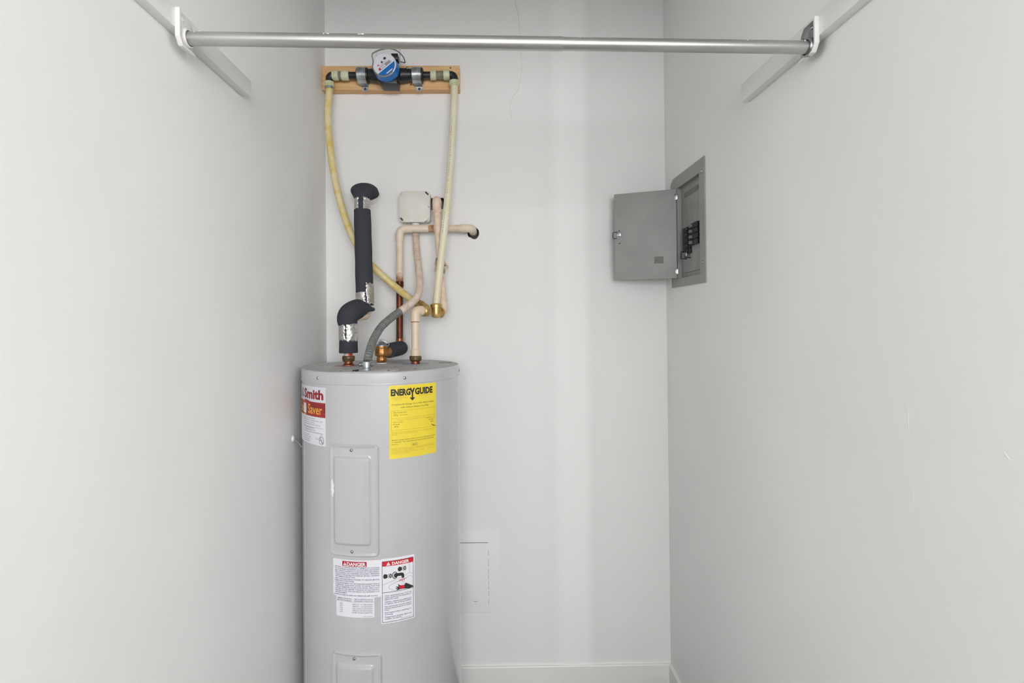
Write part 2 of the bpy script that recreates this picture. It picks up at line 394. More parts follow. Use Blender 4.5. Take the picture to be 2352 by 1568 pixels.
# ================================================================== ROD, CLEATS, BRACKETS
def cleat(x0, x1, z0, z1, yend, label):
    g = G(); g.prism([(YF1, z0), (yend - 0.004, z0), (yend, z0 + 0.004), (yend, z1), (YF1, z1)], 'x', x0, x1)
    return tag(obj('wall_cleat', g, 'trim', bevel=0.0012), label, 'board', 'painted cleats under the closet rod')
cleat(XL, XL + 0.020, 1.8095, 1.8475, 1.283, 'white painted wooden cleat on the left wall holding the rod')
cleat(XR - 0.020, XR, 1.7985, 1.8405, 1.297, 'white painted wooden cleat on the right wall holding the rod')
def bracket(side, xw, y0, z0, y1, z1, yc, zc, label, enam):
    # side +1: plate on the left wall, its flange pointing into the closet
    t = thing('rod_bracket', (xw, (y0 + y1) / 2, z0), label, 'bracket', 'closet rod brackets')
    s = side
    pl = [(y0, z1), (y0, z0 + 0.012), (y0 + 0.009, z0), (y1, z0), (y1, z1 - 0.012), (y1 - 0.01, z1)]
    g = G().prism(pl, 'x', xw, xw + s * 0.0025); obj('back_plate', g, enam, t, bevel=0.0006)
    # raised flange along the near side and the bottom
    fl = [(y0 - 0.004, z1), (y0 - 0.004, z0 + 0.010), (y0 + 0.007, z0 - 0.004), (y1 - 0.002, z0 - 0.004), (y1 - 0.002, z0 + 0.001), (y0 + 0.009, z0 + 0.001), (y0 + 0.0015, z0 + 0.012), (y0 + 0.0015, z1)]
    g = G().prism(fl, 'x', xw, xw + s * 0.0088); obj('flange', g, 'white_enamel', t, bevel=0.0012)
    cup = G(); cup.lathe((xw + s * 0.0022, yc, zc), (s, 0, 0), [(0, 0.0172), (0.006, 0.0172), (0.0085, 0.0158), (0.0085, 0.0136), (0.001, 0.0134)], 28, cap=False)
    obj('rod_cup', cup, enam, t, smooth=True)
    for (yy, zz) in ((y0 + 0.016, z1 - 0.012), (y1 - 0.007, z1 - 0.023)):
        screw_head('screw', t, (xw + s * 0.002, yy, zz), (s, 0, 0), 0.0048, 'white_enamel' if s > 0 else 'screw')
    return t
bracket(1, XL + 0.020, 0.974, 1.784, 1.026, 1.8445, 1.000, 1.8030, 'white rod bracket crusted with paint on the left cleat', 'white_enamel')
bracket(-1, XR - 0.020, 0.989, 1.7750, 1.041, 1.8335, 1.011, 1.7880, 'rod bracket with bare steel plate on the right cleat', 'zinc')
rod = thing('closet_rod', (0, 1.0, 1.78), 'telescoping galvanised steel closet rod spanning the closet', 'rod')
A, B = Vector((XL + 0.0235, 1.000, 1.8030)), Vector((XR - 0.0235, 1.011, 1.7880))
J = A.lerp(B, (0.139 + 0.5511) / (0.6019 + 0.5511))
g = G(); d = (J - A)
g.lathe(A, d, [(0, 0.0123), (d.length - 0.0008, 0.0126), (d.length, 0.0124), (d.length, 0.0115)], 40)
obj('outer_tube', g, 'galv', rod, smooth=True, angle=30)
g = G(); d = (B - J); g.lathe(J - d.normalized() * 0.06, d, [(0, 0.0117), (d.length + 0.06, 0.0117)], 40)
obj('inner_tube', g, 'galv', rod, smooth=True, angle=30)
g = G(); random.seed(21); ax = (B - A).normalized()
for f, w_, n_ in ((.225, .012, 7), (.28, .010, 6), (.632, .010, 5), (.905, .012, 6), (.02, .006, 5), (.985, .006, 6)):
    for i in range(n_):
        q = A.lerp(B, f) + ax * random.uniform(-w_, w_); a = math.radians(random.uniform(35, 85))
        nv = Vector((0, -math.cos(a), math.sin(a))); r_ = random.uniform(.0006, .0014)
        rad = .0124 if f < .6 else .0116
        g.sweep([q + nv * (rad - .0002) - ax * r_ * 1.5, q + nv * rad, q + nv * (rad - .0002) + ax * r_ * 1.5], [r_ * .4, r_ * .8, r_ * .4], None, 6)
obj('paint_specks', g, 'white_enamel', rod, smooth=True)['kind'] = 'stuff'

# ================================================================== WATER HEATER
HX, HY, HR = -0.3300, 1.6748, 0.23305
HT, HRIM = 1.1482, 1.1164
wh = thing('water_heater', (HX, HY, 0), 'tall grey cylindrical electric water heater with yellow and white stickers', 'water heater')
g = G(); g.lathe((HX, HY, 0), (0, 0, 1), [(0.0, HR - 0.004), (0.012, HR - 0.002), (0.014, HR), (HRIM + 0.002, HR)], 128, cap=False)
obj('jacket', g, 'heater', wh, smooth=True, angle=30)
g = G(); R1 = HR + 0.0016
g.lathe((HX, HY, 0), (0, 0, 1), [(HRIM - 0.0018, R1 - 0.0012), (HRIM - 0.0006, R1 + 0.0012), (HRIM + 0.0018, R1 + 0.0012), (HRIM + 0.003, R1), (HT - 0.004, R1), (HT - 0.0012, R1 - 0.0012), (HT, R1 - 0.004)], 128, cap=False)
obj('top_rim', g, 'heater', wh, smooth=True, angle=50)
g = G(); g.lathe((HX, HY, 0), (0, 0, 1), [(HT, R1 - 0.004), (HT - 0.0015, R1 - 0.007), (HT - 0.002, R1 - 0.012), (HT - 0.002, 0.0)], 96, cap=False)
obj('top_plate', g, 'heater_top', wh, smooth=True, angle=50)
g = G(); g.lathe((HX, HY, 0), (0, 0, 1), [(0.0, HR - 0.02), (0.01, HR - 0.02)], 64); obj('base_pan', g, 'heater_top', wh)
TOPZ = HT - 0.002

def cy(a, z, r=0.0):
    a = math.radians(a); return Vector((HX + (HR + r) * math.cos(a), HY + (HR + r) * math.sin(a), z))
def nrm(a):
    a = math.radians(a); return Vector((math.cos(a), math.sin(a), 0))

# jacket seam with its rough folded edge
g = G()
for i in range(60):
    z0 = 0.02 + i * 0.0176; random.seed(i); w = random.uniform(0.35, 0.55)
    g.add([cy(-147 - w, z0, 0), cy(-147, z0, 0.0011), cy(-147 + w, z0, 0), cy(-147 - w, z0 + 0.0176, 0), cy(-147, z0 + 0.0176, 0.0011), cy(-147 + w, z0 + 0.0176, 0)], [(0, 1, 4, 3), (1, 2, 5, 4)])
obj('jacket_seam', g, 'heater', wh)
# rim screws
for a, z in ((-125.9, 1.1304), (-64.6, 1.1304), (-3.0, 1.1304)):
    screw_head('rim_screw', wh, cy(a, z, 0.0012), nrm(a), 0.0042)

# access panels: embossed plates that follow the curve
def rrect(x, y, hx, hy, r):
    qx, qy = abs(x) - hx + r, abs(y) - hy + r
    return math.hypot(max(qx, 0), max(qy, 0)) + min(max(qx, qy), 0) - r
def sst(a, b, x):
    t = min(1, max(0, (x - a) / (b - a))); return t * t * (3 - 2 * t)
def access_panel(ac, zc, wid, hei, label):
    hx, hz = wid / 2, hei / 2; nu, nv = 66, 130; g = G(); idx = {}
    for j in range(nv + 1):
        for i in range(nu + 1):
            x = -hx + wid * i / nu; y = -hz + hei * j / nv
            d = rrect(x, y, hx, hz, 0.012)
            h = 0.0052 * sst(0, -0.004, d) - 0.0026 * sst(-0.005, -0.009, d)       # raised lip, flat field inside it
            d2 = rrect(x + 0.0035, y, hx - 0.0165, hz - 0.030, 0.010)
            h += 0.0068 * sst(0.0, -0.0075, d2)                                    # raised centre pan
            if d > 0: h = -0.002
            idx[i, j] = len(g.v); g.v.append(tuple(cy(ac + math.degrees(x / HR), zc + y, h)))
    for j in range(nv):
        for i in range(nu):
            g.f.append((idx[i, j], idx[i + 1, j], idx[i + 1, j + 1], idx[i, j + 1])); g.mi.append(0)
    o = obj('access_panel', g, 'heater', wh, smooth=True, angle=60, label=label)
    for s in (1, -1):
        screw_head('screw', o, cy(ac - 1.0, zc + s * (hz - 0.0145), 0.0026), nrm(ac - 1.0), 0.0042)
    return o
AW = math.radians(115.0 - 81.3) * HR
up_panel = access_panel(-98.2, 0.8118, AW, 0.2945, 'upper access cover with a white smear on its edge')
access_panel(-97.2, 0.2679, AW, 0.2945, 'lower access cover at the bottom of the tank')
g = G(); random.seed(5)
sm = [(-113.9, .9040), (-113.2, .9100), (-112.6, .905), (-112.2, .9005), (-111.4, .894), (-111.9, .886), (-111.3, .880), (-112.0, .872), (-112.2, .866), (-112.6, .862), (-112.9, .868), (-113.5, .872), (-113.9, .877)]
sm = [(a, 1.286 + (z - 0.022 - 1.286) * 1.055) for a, z in sm]
n = len(sm); ca = sum(p[0] for p in sm) / n; cz = sum(p[1] for p in sm) / n
g.add([cy(ca, cz, 0.0058)] + [cy(a, z, 0.0045) for a, z in sm] + [cy(a, z, -0.001) for a, z in sm], [(0, i + 1, (i + 1) % n + 1) for i in range(n)] + [(i + 1, (i + 1) % n + 1, n + (i + 1) % n + 1, n + i + 1) for i in range(n)])
obj('caulk_smear', g, 'washer', up_panel)

# ---- print on the stickers
UNIT = 1.055
class Lab:
    def __init__(s, a_left, z_top, w, h, r=0.0006):
        s.a, s.z, s.w, s.h, s.r = a_left, z_top, w, h, r      # w, h in sticker units of UNIT metres
    def P(s, u, v, r): return cy(s.a + math.degrees(u * UNIT / HR), s.z - v * UNIT, r)
    def sheet(s, name, m, label=None, u0=0, v0=0, u1=None, v1=None, r=None, parent=None, corner=0.0015):
        u1 = s.w if u1 is None else u1; v1 = s.h if v1 is None else v1; r = s.r if r is None else r
        n = max(4, int((u1 - u0) / 0.003)); g = G(); v = []; f = []
        for i in range(n + 1):
            u = u0 + (u1 - u0) * i / n
            e = corner if i in (0, n) else 0
            v += [s.P(u, v0 + e, r), s.P(u, v1 - e, r), s.P(u, v0 + e, -0.0005), s.P(u, v1 - e, -0.0005)]
        for i in range(n):
            b = i * 4; f += [(b, b + 1, b + 5, b + 4), (b, b + 4, b + 6, b + 2), (b + 1, b + 3, b + 7, b + 5)]
        f += [(0, 2, 3, 1), (n * 4, n * 4 + 1, n * 4 + 3, n * 4 + 2)]
        g.add(v, f)
        return obj(name, g, m, parent or wh, smooth=True, angle=30, label=label)

class Ink:
    """flat print on a sticker: 2D shapes in metres from its top left corner, laid on the curve"""
    def __init__(s, lab, r=0.0010): s.l, s.g, s.r = lab, G(), r
    def tri(s, pts, faces): s.g.add([s.l.P(u, v, s.r) for u, v in pts], faces); return s
    def rect(s, u0, v0, u1, v1):
        n = max(1, int((u1 - u0) / 0.006)); p = []
        for i in range(n + 1):
            u = u0 + (u1 - u0) * i / n; p += [(u, v0), (u, v1)]
        return s.tri(p, [(2 * i, 2 * i + 1, 2 * i + 3, 2 * i + 2) for i in range(n)])
    def line(s, pts, w):
        for (a, b), (c, d) in zip(pts, pts[1:]):
            L = math.hypot(c - a, d - b) or 1e-9; nx, ny = -(d - b) / L * w / 2, (c - a) / L * w / 2
            k = max(1, int(L / 0.008)); p = []
            for i in range(k + 1):
                t = i / k; x, y = a + (c - a) * t, b + (d - b) * t; p += [(x + nx, y + ny), (x - nx, y - ny)]
            s.tri(p, [(2 * i, 2 * i + 1, 2 * i + 3, 2 * i + 2) for i in range(k)])
        return s
    def poly(s, pts):
        bm = bmesh.new(); vs = [bm.verts.new((x, y, 0)) for x, y in pts]; f = bm.faces.new(vs)
        r = bmesh.ops.triangulate(bm, faces=[f]); bm.verts.index_update()
        s.tri([(v.co.x, v.co.y) for v in bm.verts], [tuple(v.index for v in q.verts) for q in bm.faces]); bm.free(); return s
    def disc(s, u, v, ru, rv=None, n=20):
        rv = rv or ru
        return s.poly([(u + ru * math.cos(2 * PI * k / n), v + rv * math.sin(2 * PI * k / n)) for k in range(n)])
    def ring(s, u, v, ru, rv, w, n=28):
        return s.line([(u + ru * math.cos(2 * PI * k / n), v + rv * math.sin(2 * PI * k / n)) for k in range(n + 1)], w)
    def text(s, t, u, v, w=None, h=0.003, bold=0.0, align='l', skew=0.0):
        """top of the capitals at v, left edge at u (or centre / right edge), fitted to width w if given"""
        pts, faces, (x0, x1, cap) = text2d(t, bold)
        k = h / cap; kx = k if w is None else w / (x1 - x0)
        wid = (x1 - x0) * kx; o = u if align == 'l' else (u - wid / 2 if align == 'c' else u - wid)
        return s.tri([(o + (x - x0) * kx + skew * y * k, v + h - y * k) for x, y in pts], faces)
    def done(s, name, m, parent):
        o = obj(name, s.g, m, parent); o['kind'] = 'stuff'; return o

_tc = {}
def text2d(t, bold=0.0):
    key = (t, bold)
    if key in _tc: return _tc[key]
    c = bpy.data.curves.new('t', 'FONT'); c.body = t; c.size = 1.0; c.resolution_u = 2; c.offset = bold; c.fill_mode = 'FRONT'
    o = bpy.data.objects.new('t', c); COL.objects.link(o)
    dg = bpy.context.evaluated_depsgraph_get(); me = o.evaluated_get(dg).to_mesh()
    pts = [(v.co.x, v.co.y) for v in me.vertices]; faces = [tuple(p.vertices) for p in me.polygons]
    o.evaluated_get(dg).to_mesh_clear(); bpy.data.objects.remove(o, do_unlink=True); bpy.data.curves.remove(c)
    xs = [p[0] for p in pts]
    _tc[key] = (pts, faces, (min(xs), max(xs), 0.70 + bold)); return _tc[key]

# yellow energy sticker
Y = Lab(-74.88, 1.1115, 0.1323, 0.1834)
ys = Y.sheet('energy_sticker', 'yellow', 'yellow energy rating sticker with black lettering')
k = Ink(Y)
# big heading with the long-tailed Y ending in an arrow
k.text('ENERG', 0.0045, 0.0085, 0.0505, 0.0165, 0.05); k.text('GUIDE', 0.0668, 0.0085, 0.0535, 0.0165, 0.05)
k.line([(.0548, .0085), (.0600, .0200)], .0040).line([(.0652, .0085), (.0600, .0200)], .0040).line([(.0600, .0180), (.0600, .0335)], .0038)
k.poly([(0.0525, .0325), (0.0675, .0325), (0.0600, .0405)])
k.done('heading', 'black_ink', ys)
k = Ink(Y)
k.text('Compare the Energy Use of this Water Heater', 0.066, .0455, .1200, .0042, .0, 'c').text('with Others Before You Buy', .068, .0535, .078, .0042, .0, 'c')
k.text('This Model Uses', .010, .0665, .034, .0030).text('4722', .010, .0722, None, .0042).text('kWh/year', .026, .0735, .022, .0022)
k.text('Uses Least', .010, .0905, .025, .0028).text('Energy', .010, .0958, .016, .0030).text('4576', .012, .1015, None, .0038)
k.text('Uses Most', .122, .0880, .023, .0026, 0, 'r').text('Energy', .122, .0930, .014, .0026, 0, 'r').text('5207', .122, .0985, None, .0036, 0, 'r')
k.text('Electric water heaters that use fewer kWh/yr cost less', .006, .1350, .1220, .0032).text('to operate. This model\'s estimated yearly operating', .006, .1402, .1170, .0032).text('cost is:', .006, .1460, .0160, .0030)
k.text('$393', .066, .1495, None, .0044, .0, 'c')
k.done('lettering', 'olive_ink', ys)
k = Ink(Y)
for u, v, w, h, t in [(.005, .0045, .066, .0018, 'Based on standard U.S. Government tests'), (.005, .0285, .040, .0017, 'Water Heater: Electric'), (.006, .0315, .042, .0017, 'Capacity (first hour rating):'), (.016, .0348, .014, .0017, 'gallons'), (.076, .0285, .046, .0017, 'Model: see rating plate on unit'),
        (.020, .0858, .092, .0019, 'Energy use (kWh/year) range of all similar models'), (.005, .1165, .122, .0020, 'kWh/year (kilowatt-hours per year) is a measure of energy (electricity)'), (.005, .1198, .070, .0020, 'use. Only models with first hour ratings of'), (.090, .1200, .034, .0018, 'are used in this scale.'), (.005, .1228, .016, .0018, 'this scale.'),
        (.005, .1570, .118, .0020, 'Based on a U.S. Government national average cost for electricity. Your actual'), (.005, .1602, .122, .0020, 'operating cost will vary depending on your local utility rates and use of the product.'), (.005, .1634, .060, .0020, 'Important: removal of this label before'), (.005, .1666, .088, .0019, 'consumer purchase is a violation of Federal law (42 U.S.C. 6302).'), (.005, .1700, .050, .0018, 'Printed on recycled stock'), (.104, .1660, .022, .0018, 'Part No. 181')]:
    k.text(t, u, v, w, h)
k.line([(.006, .0635), (.126, .0635)], .0005).line([(.006, .1125), (.126, .1125)], .0005).line([(.006, .0635), (.006, .1125)], .0005).line([(.126, .0635), (.126, .1125)], .0005).line([(.006, .0825), (.126, .0825)], .0005)
k.line([(.058, .1480), (.074, .1480), (.074, .1550), (.058, .1550), (.058, .1480)], .0004)
k.done('small_print', 'olive_faint', ys)
k = Ink(Y); k.poly([(.115, .1065), (.124, .1105), (.1315, .1130), (.1300, .1140), (.122, .1120), (.115, .1080)]); k.done('tear', 'brass_dark', ys)

# brand sticker, half round the side
Bw = 0.150; BRa = -118.9
B = Lab(BRa - math.degrees(Bw * UNIT / HR), 1.1056, Bw, 0.1495)
bs = B.sheet('brand_sticker', 'label_blue', 'white and red brand sticker wrapping round the left side')
k = Ink(B); k.rect(0.0, 0.0775, Bw, 0.1492); k.done('lower_panel', 'label', bs)
k = Ink(B); k.rect(0.0, 0.0395, Bw, 0.0770); k.done('red_band', 'redband', bs)
k = Ink(B); k.text('A.O.', Bw - 0.112 - 0.022, 0.0065, 0.026, 0.0245, 0.03); k.done('grey_lettering', 'greyink', bs)
k = Ink(B); k.text('Smith', Bw - 0.1030, 0.0065, 0.0960, 0.0245, 0.04); k.done('lettering', 'maroon', bs)
k = Ink(B, 0.0014); k.text('Saver', Bw - 0.0760, 0.0455, 0.0650, 0.0245, 0.012); k.text('Energy', Bw - 0.145, 0.0455, 0.062, 0.0245, 0.012); k.done('gold_lettering', 'gold', bs)
k = Ink(B, 0.0012)
for i in range(4): k.line([(Bw - 0.100 + i * .006, .0370), (Bw - 0.0005, .0475 + i * .0085)], .0028)
k.done('band_stripes', 'maroon', bs)
k = Ink(B, 0.0016); k.rect(Bw - 0.108, 0.046, Bw - 0.088, 0.072); k.done('white_tag', 'label', bs)
k = Ink(B, 0.0014)
random.seed(8)
rows = ['MODEL NO.  EES 40 D 913', 'SERIAL NO.  MH99 0041 552', 'CAPACITY 40 U.S. GALLONS  VOLTS 240', 'WORKING PRESSURE 150 PSI  TEST 300', 'UPPER ELEMENT 4500 WATTS', 'LOWER ELEMENT 4500 WATTS  TOTAL', 'NON SIMULTANEOUS OPERATION', 'PHASE 1  AC ONLY', 'TANK HEAT LOSS', 'LISTED HOUSEHOLD', 'WATER HEATER']
v = .0815
for i, t in enumerate(rows):
    k.text(t, Bw - 0.104, v, random.uniform(.055, .096) if i < 7 else random.uniform(.03, .05), .0024); v += .0054 + (.003 if i in (3, 6) else 0)
k.line([(Bw - .108, .1050), (Bw - .006, .1050)], .0005)
k.text('LISTED', Bw - .020, .1205, .009, .0018); k.text('WATER', Bw - .038, .1300, .012, .0018).text('HEATER', Bw - .038, .1330, .012, .0018)
k.done('lettering', 'greyink', bs)
k = Ink(B, 0.0014); k.ring(Bw - 0.0145, .1355, .0088, .0098, .0011)
k.text('U', Bw - .0205, .1285, .0052, .0085, .02).text('L', Bw - .0135, .1335, .0050, .0085, .02)
k.done('listing_mark', 'black_ink', bs)

# danger sticker with instructions (left) and its table
L = Lab(-113.29, 0.6562, 0.1250, 0.0920)
ls = L.sheet('instruction_sticker', 'label', 'white danger sticker packed with text under the upper cover')
k = Ink(L); k.rect(.0275, .0035, .0905, .0158); k.done('danger_band', 'crimson', ls)
k = Ink(L, .0014); k.text('DANGER', .0400, .0052, .0485, .0090, .035); k.poly([(.0300, .0142), (.0392, .0142), (.0346, .0052)]); k.done('danger_lettering', 'washer', ls)
k = Ink(L, .0018); k.rect(.03405, .0082, .03515, .0115).rect(.03405, .0122, .03515, .0132); k.done('warning_mark', 'crimson', ls)
k = Ink(L)
rows = [(.0065, 'SETTING OF WATER HEATER THERMOSTAT IN EXCESS', 1), (.0065, 'OF 125 DEGREES FAHRENHEIT OR 49 DEGREES CENTIGRADE', 1), (.0065, 'MAY CAUSE ACCIDENTAL SCALDING OR OTHER INJURY,', 1), (.0065, 'PARTICULARLY TO CHILDREN OR ELDERLY PERSONS.', 1), (.0065, 'CONSULT THE INSTRUCTION MANUAL BEFORE CHANGING', 1), (.0065, 'THE TEMPERATURE SETTING.', .48),
        (.0065, 'SHUT OFF ELECTRICAL POWER TO HEATER BEFORE', 1), (.0065, 'REMOVING ACCESS PANELS.', .46), (.0065, 'THIS HEATER MUST NOT BE OPERATED UNLESS TANK IS', 1), (.0065, 'COMPLETELY FILLED WITH WATER. TO INSURE THAT THE', 1), (.0065, 'TANK IS COMPLETELY FILLED WITH WATER, OPEN A HOT', 1), (.0065, 'WATER FAUCET BEFORE TURNING ON ELECTRICITY.', 1), (.0065, 'FAILURE TO DO THIS CAN RESULT IN A BURNED OUT', 1), (.0065, 'HEATING ELEMENT.', .30)]
v = .0172
for i, (u, t, f) in enumerate(rows):
    if i in (0, 6, 8): k.text({0: '1.', 6: '2.', 8: '3.'}[i], .0020, v, None, .0029)
    k.text(t, u, v, .1150 * f, .0031, .012); v += .0048 + (.0006 if i in (5, 7) else 0)
k.text('EQUIPPED WITH MANUAL RESET HIGH TEMPERATURE LIMIT CONTROL.', .0025, .0862, .116, .0028, .012)
k.done('lettering', 'purple', ls)
T = Lab(-110.85, 0.5612, 0.0995, 0.0515)
ts = T.sheet('burn_time_sticker', 'label', 'small white sticker with a table of temperatures and times')
k = Ink(T)
k.text('TEMPERATURE SETTING', .003, .0048, .040, .0027, .012).text('SEE INSTRUCTION MANUAL', .003, .0092, .040, .0027, .012).text('TIME TO PRODUCE 2nd & 3rd', .049, .0048, .047, .0027, .012).text('DEGREE BURNS ON ADULT SKIN', .049, .0092, .047, .0027, .012)
k.line([(.001, .0135), (.0985, .0135)], .0004)
for i, (a, b) in enumerate([('160F', 'ABOUT 1/2 SECOND'), ('150F', 'ABOUT 1 1/2 SECONDS'), ('140F', 'LESS THAN 5 SECONDS'), ('130F', 'ABOUT 30 SECONDS'), ('120F', 'MORE THAN 5 MINUTES')]):
    k.text(a, .010, .0175 + i * .0051, .0085, .0029).text(b, .0445, .0175 + i * .0051, .0505, .0031)
k.text('PART NO. 78914-1', .073, .0475, .022, .0018)
k.done('lettering', 'purple', ts)

# danger sticker with the scalding picture (right)
R = Lab(-80.87, 0.6575, 0.0853, 0.1607)
rs_ = R.sheet('scald_sticker', 'label', 'white danger sticker with tap and hand picture', corner=0.002)
u0, u1, v0, v1 = .0035, .0815, .0065, .1570
k = Ink(R); k.rect(u0, v0, u1, v0 + .0122); k.done('danger_band', 'red_print', rs_)
k = Ink(R, .0014); k.text('DANGER', .0275, v0 + .0026, .0430, .0074, .035); k.poly([(.0135, v0 + .0105), (.0235, v0 + .0105), (.0185, v0 + .0018)]); k.done('danger_lettering', 'washer', rs_)
k = Ink(R, .0018); k.rect(.0180, v0 + .0047, .0190, v0 + .0078).rect(.0180, v0 + .0085, .0190, v0 + .0096); k.done('warning_mark', 'red_print', rs_)
k = Ink(R, .0014)
k.line([(u0, v0), (u1, v0), (u1, v1), (u0, v1), (u0, v0)], .0009).line([(u0, .0835), (u1, .0835)], .0010)
k.done('border', 'black_ink', rs_)
k = Ink(R)
k.line([(u0, .0640), (.0720, .0440), (u1, .0480)], .0005).line([(.0720, v0 + .0125), (.0720, .0440)], .0005).line([(u1, .0560), (.0720, .0515), (.0270, .0645), (.0200, .0690), (.0190, .0725), (.0210, .0755), (.0360, .0832)], .0005)
k.done('sink_lines', 'greyink', rs_)
k = Ink(R, .0012)
def knob(x, y):
    k.disc(x, y, .0046, .0058); k.poly([(x + .002, y - .0048), (x + .0060, y - .0040), (x + .0060, y + .0040), (x + .002, y + .0048)])
    k.rect(x + .0080, y - .0010, x + .0115, y + .0010)
    k.poly([(x + .0082, y - .0032), (x + .0098, y - .0055), (x + .0108, y - .0042), (x + .0094, y - .0022)]); k.poly([(x + .0082, y + .0032), (x + .0098, y + .0055), (x + .0108, y + .0042), (x + .0094, y + .0022)])
    k.line([(x + .0110, y), (x + .0136, y - .0052), (x + .0162, y), (x + .0136, y + .0052), (x + .0110, y)], .0020)
knob(.0103, .0435); knob(.0462, .0300)
k.ring(.0345, .0435, .0058, .0082, .0018); k.disc(.0360, .0440, .0040, .0055)
k.poly([(.0360, .0395), (.0510, .0395), (.0560, .0415), (.0575, .0450), (.0575, .0535), (.0515, .0535), (.0515, .0490), (.0500, .0470), (.0360, .0470)])
# hand from the right, fingers to the left
k.poly([(u1, .0795), (.0640, .0682), (.0585, .0672), (.0560, .0688), (.0600, .0702), (.0560, .0725), (.0490, .0715), (.0455, .0700), (.0430, .0665), (.0418, .0672), (.0438, .0725), (.0420, .0735), (.0378, .0712), (.0368, .0722), (.0415, .0755), (.0360, .0752), (.0352, .0768), (.0420, .0780), (.0375, .0805), (.0380, .0820), (.0470, .0805), (.0570, .0808), (.0640, .0822), (.0700, .0832), (u1, .0815)])
k.done('picture', 'black_ink', rs_)
k = Ink(R, .0016); k.disc(.0515, .0755, .0075, .0045); k.line([(.0455, .0560), (.0640, .0560)], .0006)
k.text('HOT', .0450, .0560, .0150, .0050, .01); k.done('red_picture', 'red_print', rs_)
k = Ink(R, .0015); k.poly([(.0520, .0610), (.0590, .0610), (.0605, .0690), (.0500, .0690)]); k.done('water_picture', 'label_blue', rs_)
k = Ink(R)
v = .0900
for t, f, gap in [('Water temperature over 125 F can', 1, 0), ('cause severe burns instantly or', 1, 0), ('death from scalds.', .52, 1), ('Children, disabled and elderly are', 1, 0), ('at highest risk of being scalded.', 1, 1), ('See instruction manual before', 1, 0), ('setting temperature at water', 1, 0), ('heater.', .18, 1), ('Feel water before bathing or', 1, 0), ('showering.', .30, 1), ('Temperature limiting valves are', 1, 0), ('available, see manual.', .62, 1)]:
    k.text(t, .0090, v, .0670 * f, .0034, .01); v += .0044 + .0022 * gap
k.text('PART NO. 78921 REV 01', .0480, .1525, .0290, .0018)
k.done('lettering', 'purple', rs_)

# details on the top: cover plate over the wiring, its screws, painted rings round the nipples
g = G().box(-0.425, -0.258, 1.464, 1.600, TOPZ - .001, TOPZ + .0016); obj('wiring_cover', g, 'heater_top', wh, bevel=0.0006)
for x, y in ((-.406, 1.482), (-.276, 1.482), (-.408, 1.588), (-.276, 1.588), (-.366, 1.476), (-.465, 1.615), (-.212, 1.55)):
    screw_head('top_screw', wh, (x, y, TOPZ + (.0012 if -.425 < x < -.258 else 0)), (0, 0, 1), 0.0040)
def ringdisc(name, x, y, r0, r1, m):
    g = G(); g.lathe((x, y, TOPZ), (0, 0, 1), [(-.0005, r1), (.0006, r1), (.0006, r0)], 40, cap=False); obj(name, g, m, wh)
ringdisc('red_ring', -.4365, 1.688, .014, .042, 'red_paint'); ringdisc('blue_ring', -.2368, 1.7296, .014, .044, 'blue_paint')
g = G().box(-.166, -.125, 1.758, 1.764, TOPZ - .001, TOPZ + .001); obj('slot_mark', g, 'black', wh)
g = G(); g.lathe(cy(-4, 1.1383, .0008), nrm(-4), [(0, .0022), (.0012, .0022)], 10); obj('rim_hole', g, 'black', wh)

# strap stub between wall and tank
t = thing('strap_stub', (XL, 1.60, 0.925), 'small grey strap stub bridging the left wall and the tank', 'strap')
c = curve([(XL + .001, 1.592, .945), (XL + .006, 1.596, .940), (XL + .012, 1.604, .930), (XL + .0175, 1.612, .917)], 14)
g = G().sweep(c, .0016, .0075, 8, ref=(0, 0, 1)); obj('strap', g, 'heater', t, smooth=True)
g = G(); g.lathe((XL, 1.592, .945), (1, 0, 0), [(0, .010), (.003, .0085), (.005, .004), (.0055, 0)], 12); obj('plaster_blob', g, 'wall', t, smooth=True)

# ================================================================== PIPES ON THE HEATER
# --- insulated hot outlet
hx, hy = -.4368, 1.688
hp = thing('hot_water_pipe', (hx, hy, TOPZ), 'hot water pipe in dark foam insulation with foil tape', 'pipe')
g = G(); g.lathe((hx, hy, TOPZ), (0, 0, 1), [(0, .0185), (.004, .0175), (.007, .0132), (.016, .0132)], 24); obj('copper_nipple', g, 'copper_new', hp, smooth=True)
g = G(); g.lathe((hx, hy, TOPZ + .0135), (0, 0, 1), [(0, .0158), (.002, .0182), (.006, .0182), (.008, .0192), (.014, .0192), (.017, .0170)], 24); obj('brass_nut', g, 'brass_dark', hp, smooth=True)
g = G(); g.lathe((hx, hy, TOPZ + .030), (0, 0, 1), [(0, .0135), (.02, .0135)], 24); obj('pipe_stub', g, 'cpvc', hp, smooth=True)
g = G()
for i in range(6):
    a0 = math.radians(-80 + i * 9); a1 = math.radians(-80 + (i + 1) * 9); q = []
    for a in (a0, a1):
        for z in (.031, .0400): q.append((hx + .0141 * math.cos(a), hy + .0141 * math.sin(a), TOPZ + z))
    g.add(q, [(0, 1, 3, 2)])
obj('red_band', g, 'red_tab', hp)
zlo = 1.1855
g = G(); g.lathe((hx, hy, zlo), (0, 0, 1), [(0, .0145), (0, .0276), (.001, .0283), (.05, .0273), (.100, .0270), (.100, .014)], 32); obj('lower_foam', g, 'foam', hp, smooth=True)
c = curve([(hx, hy, 1.268), (hx - .003, hy, 1.289), (hx + .003, 1.696, 1.3075), (hx + .020, 1.716, 1.320), (hx + .040, 1.737, 1.3235), (hx + .058, 1.752, 1.320)], 26)
ra = []; rb = []
for i in range(26):
    s = i / 25
    ra.append(.0275 + .0085 * math.sin(PI * min(1, s * 1.5)) - .0035 * sst(.75, 1, s)); rb.append(.0275 + .004 * math.sin(PI * s) - .0205 * sst(.6, 1, s))
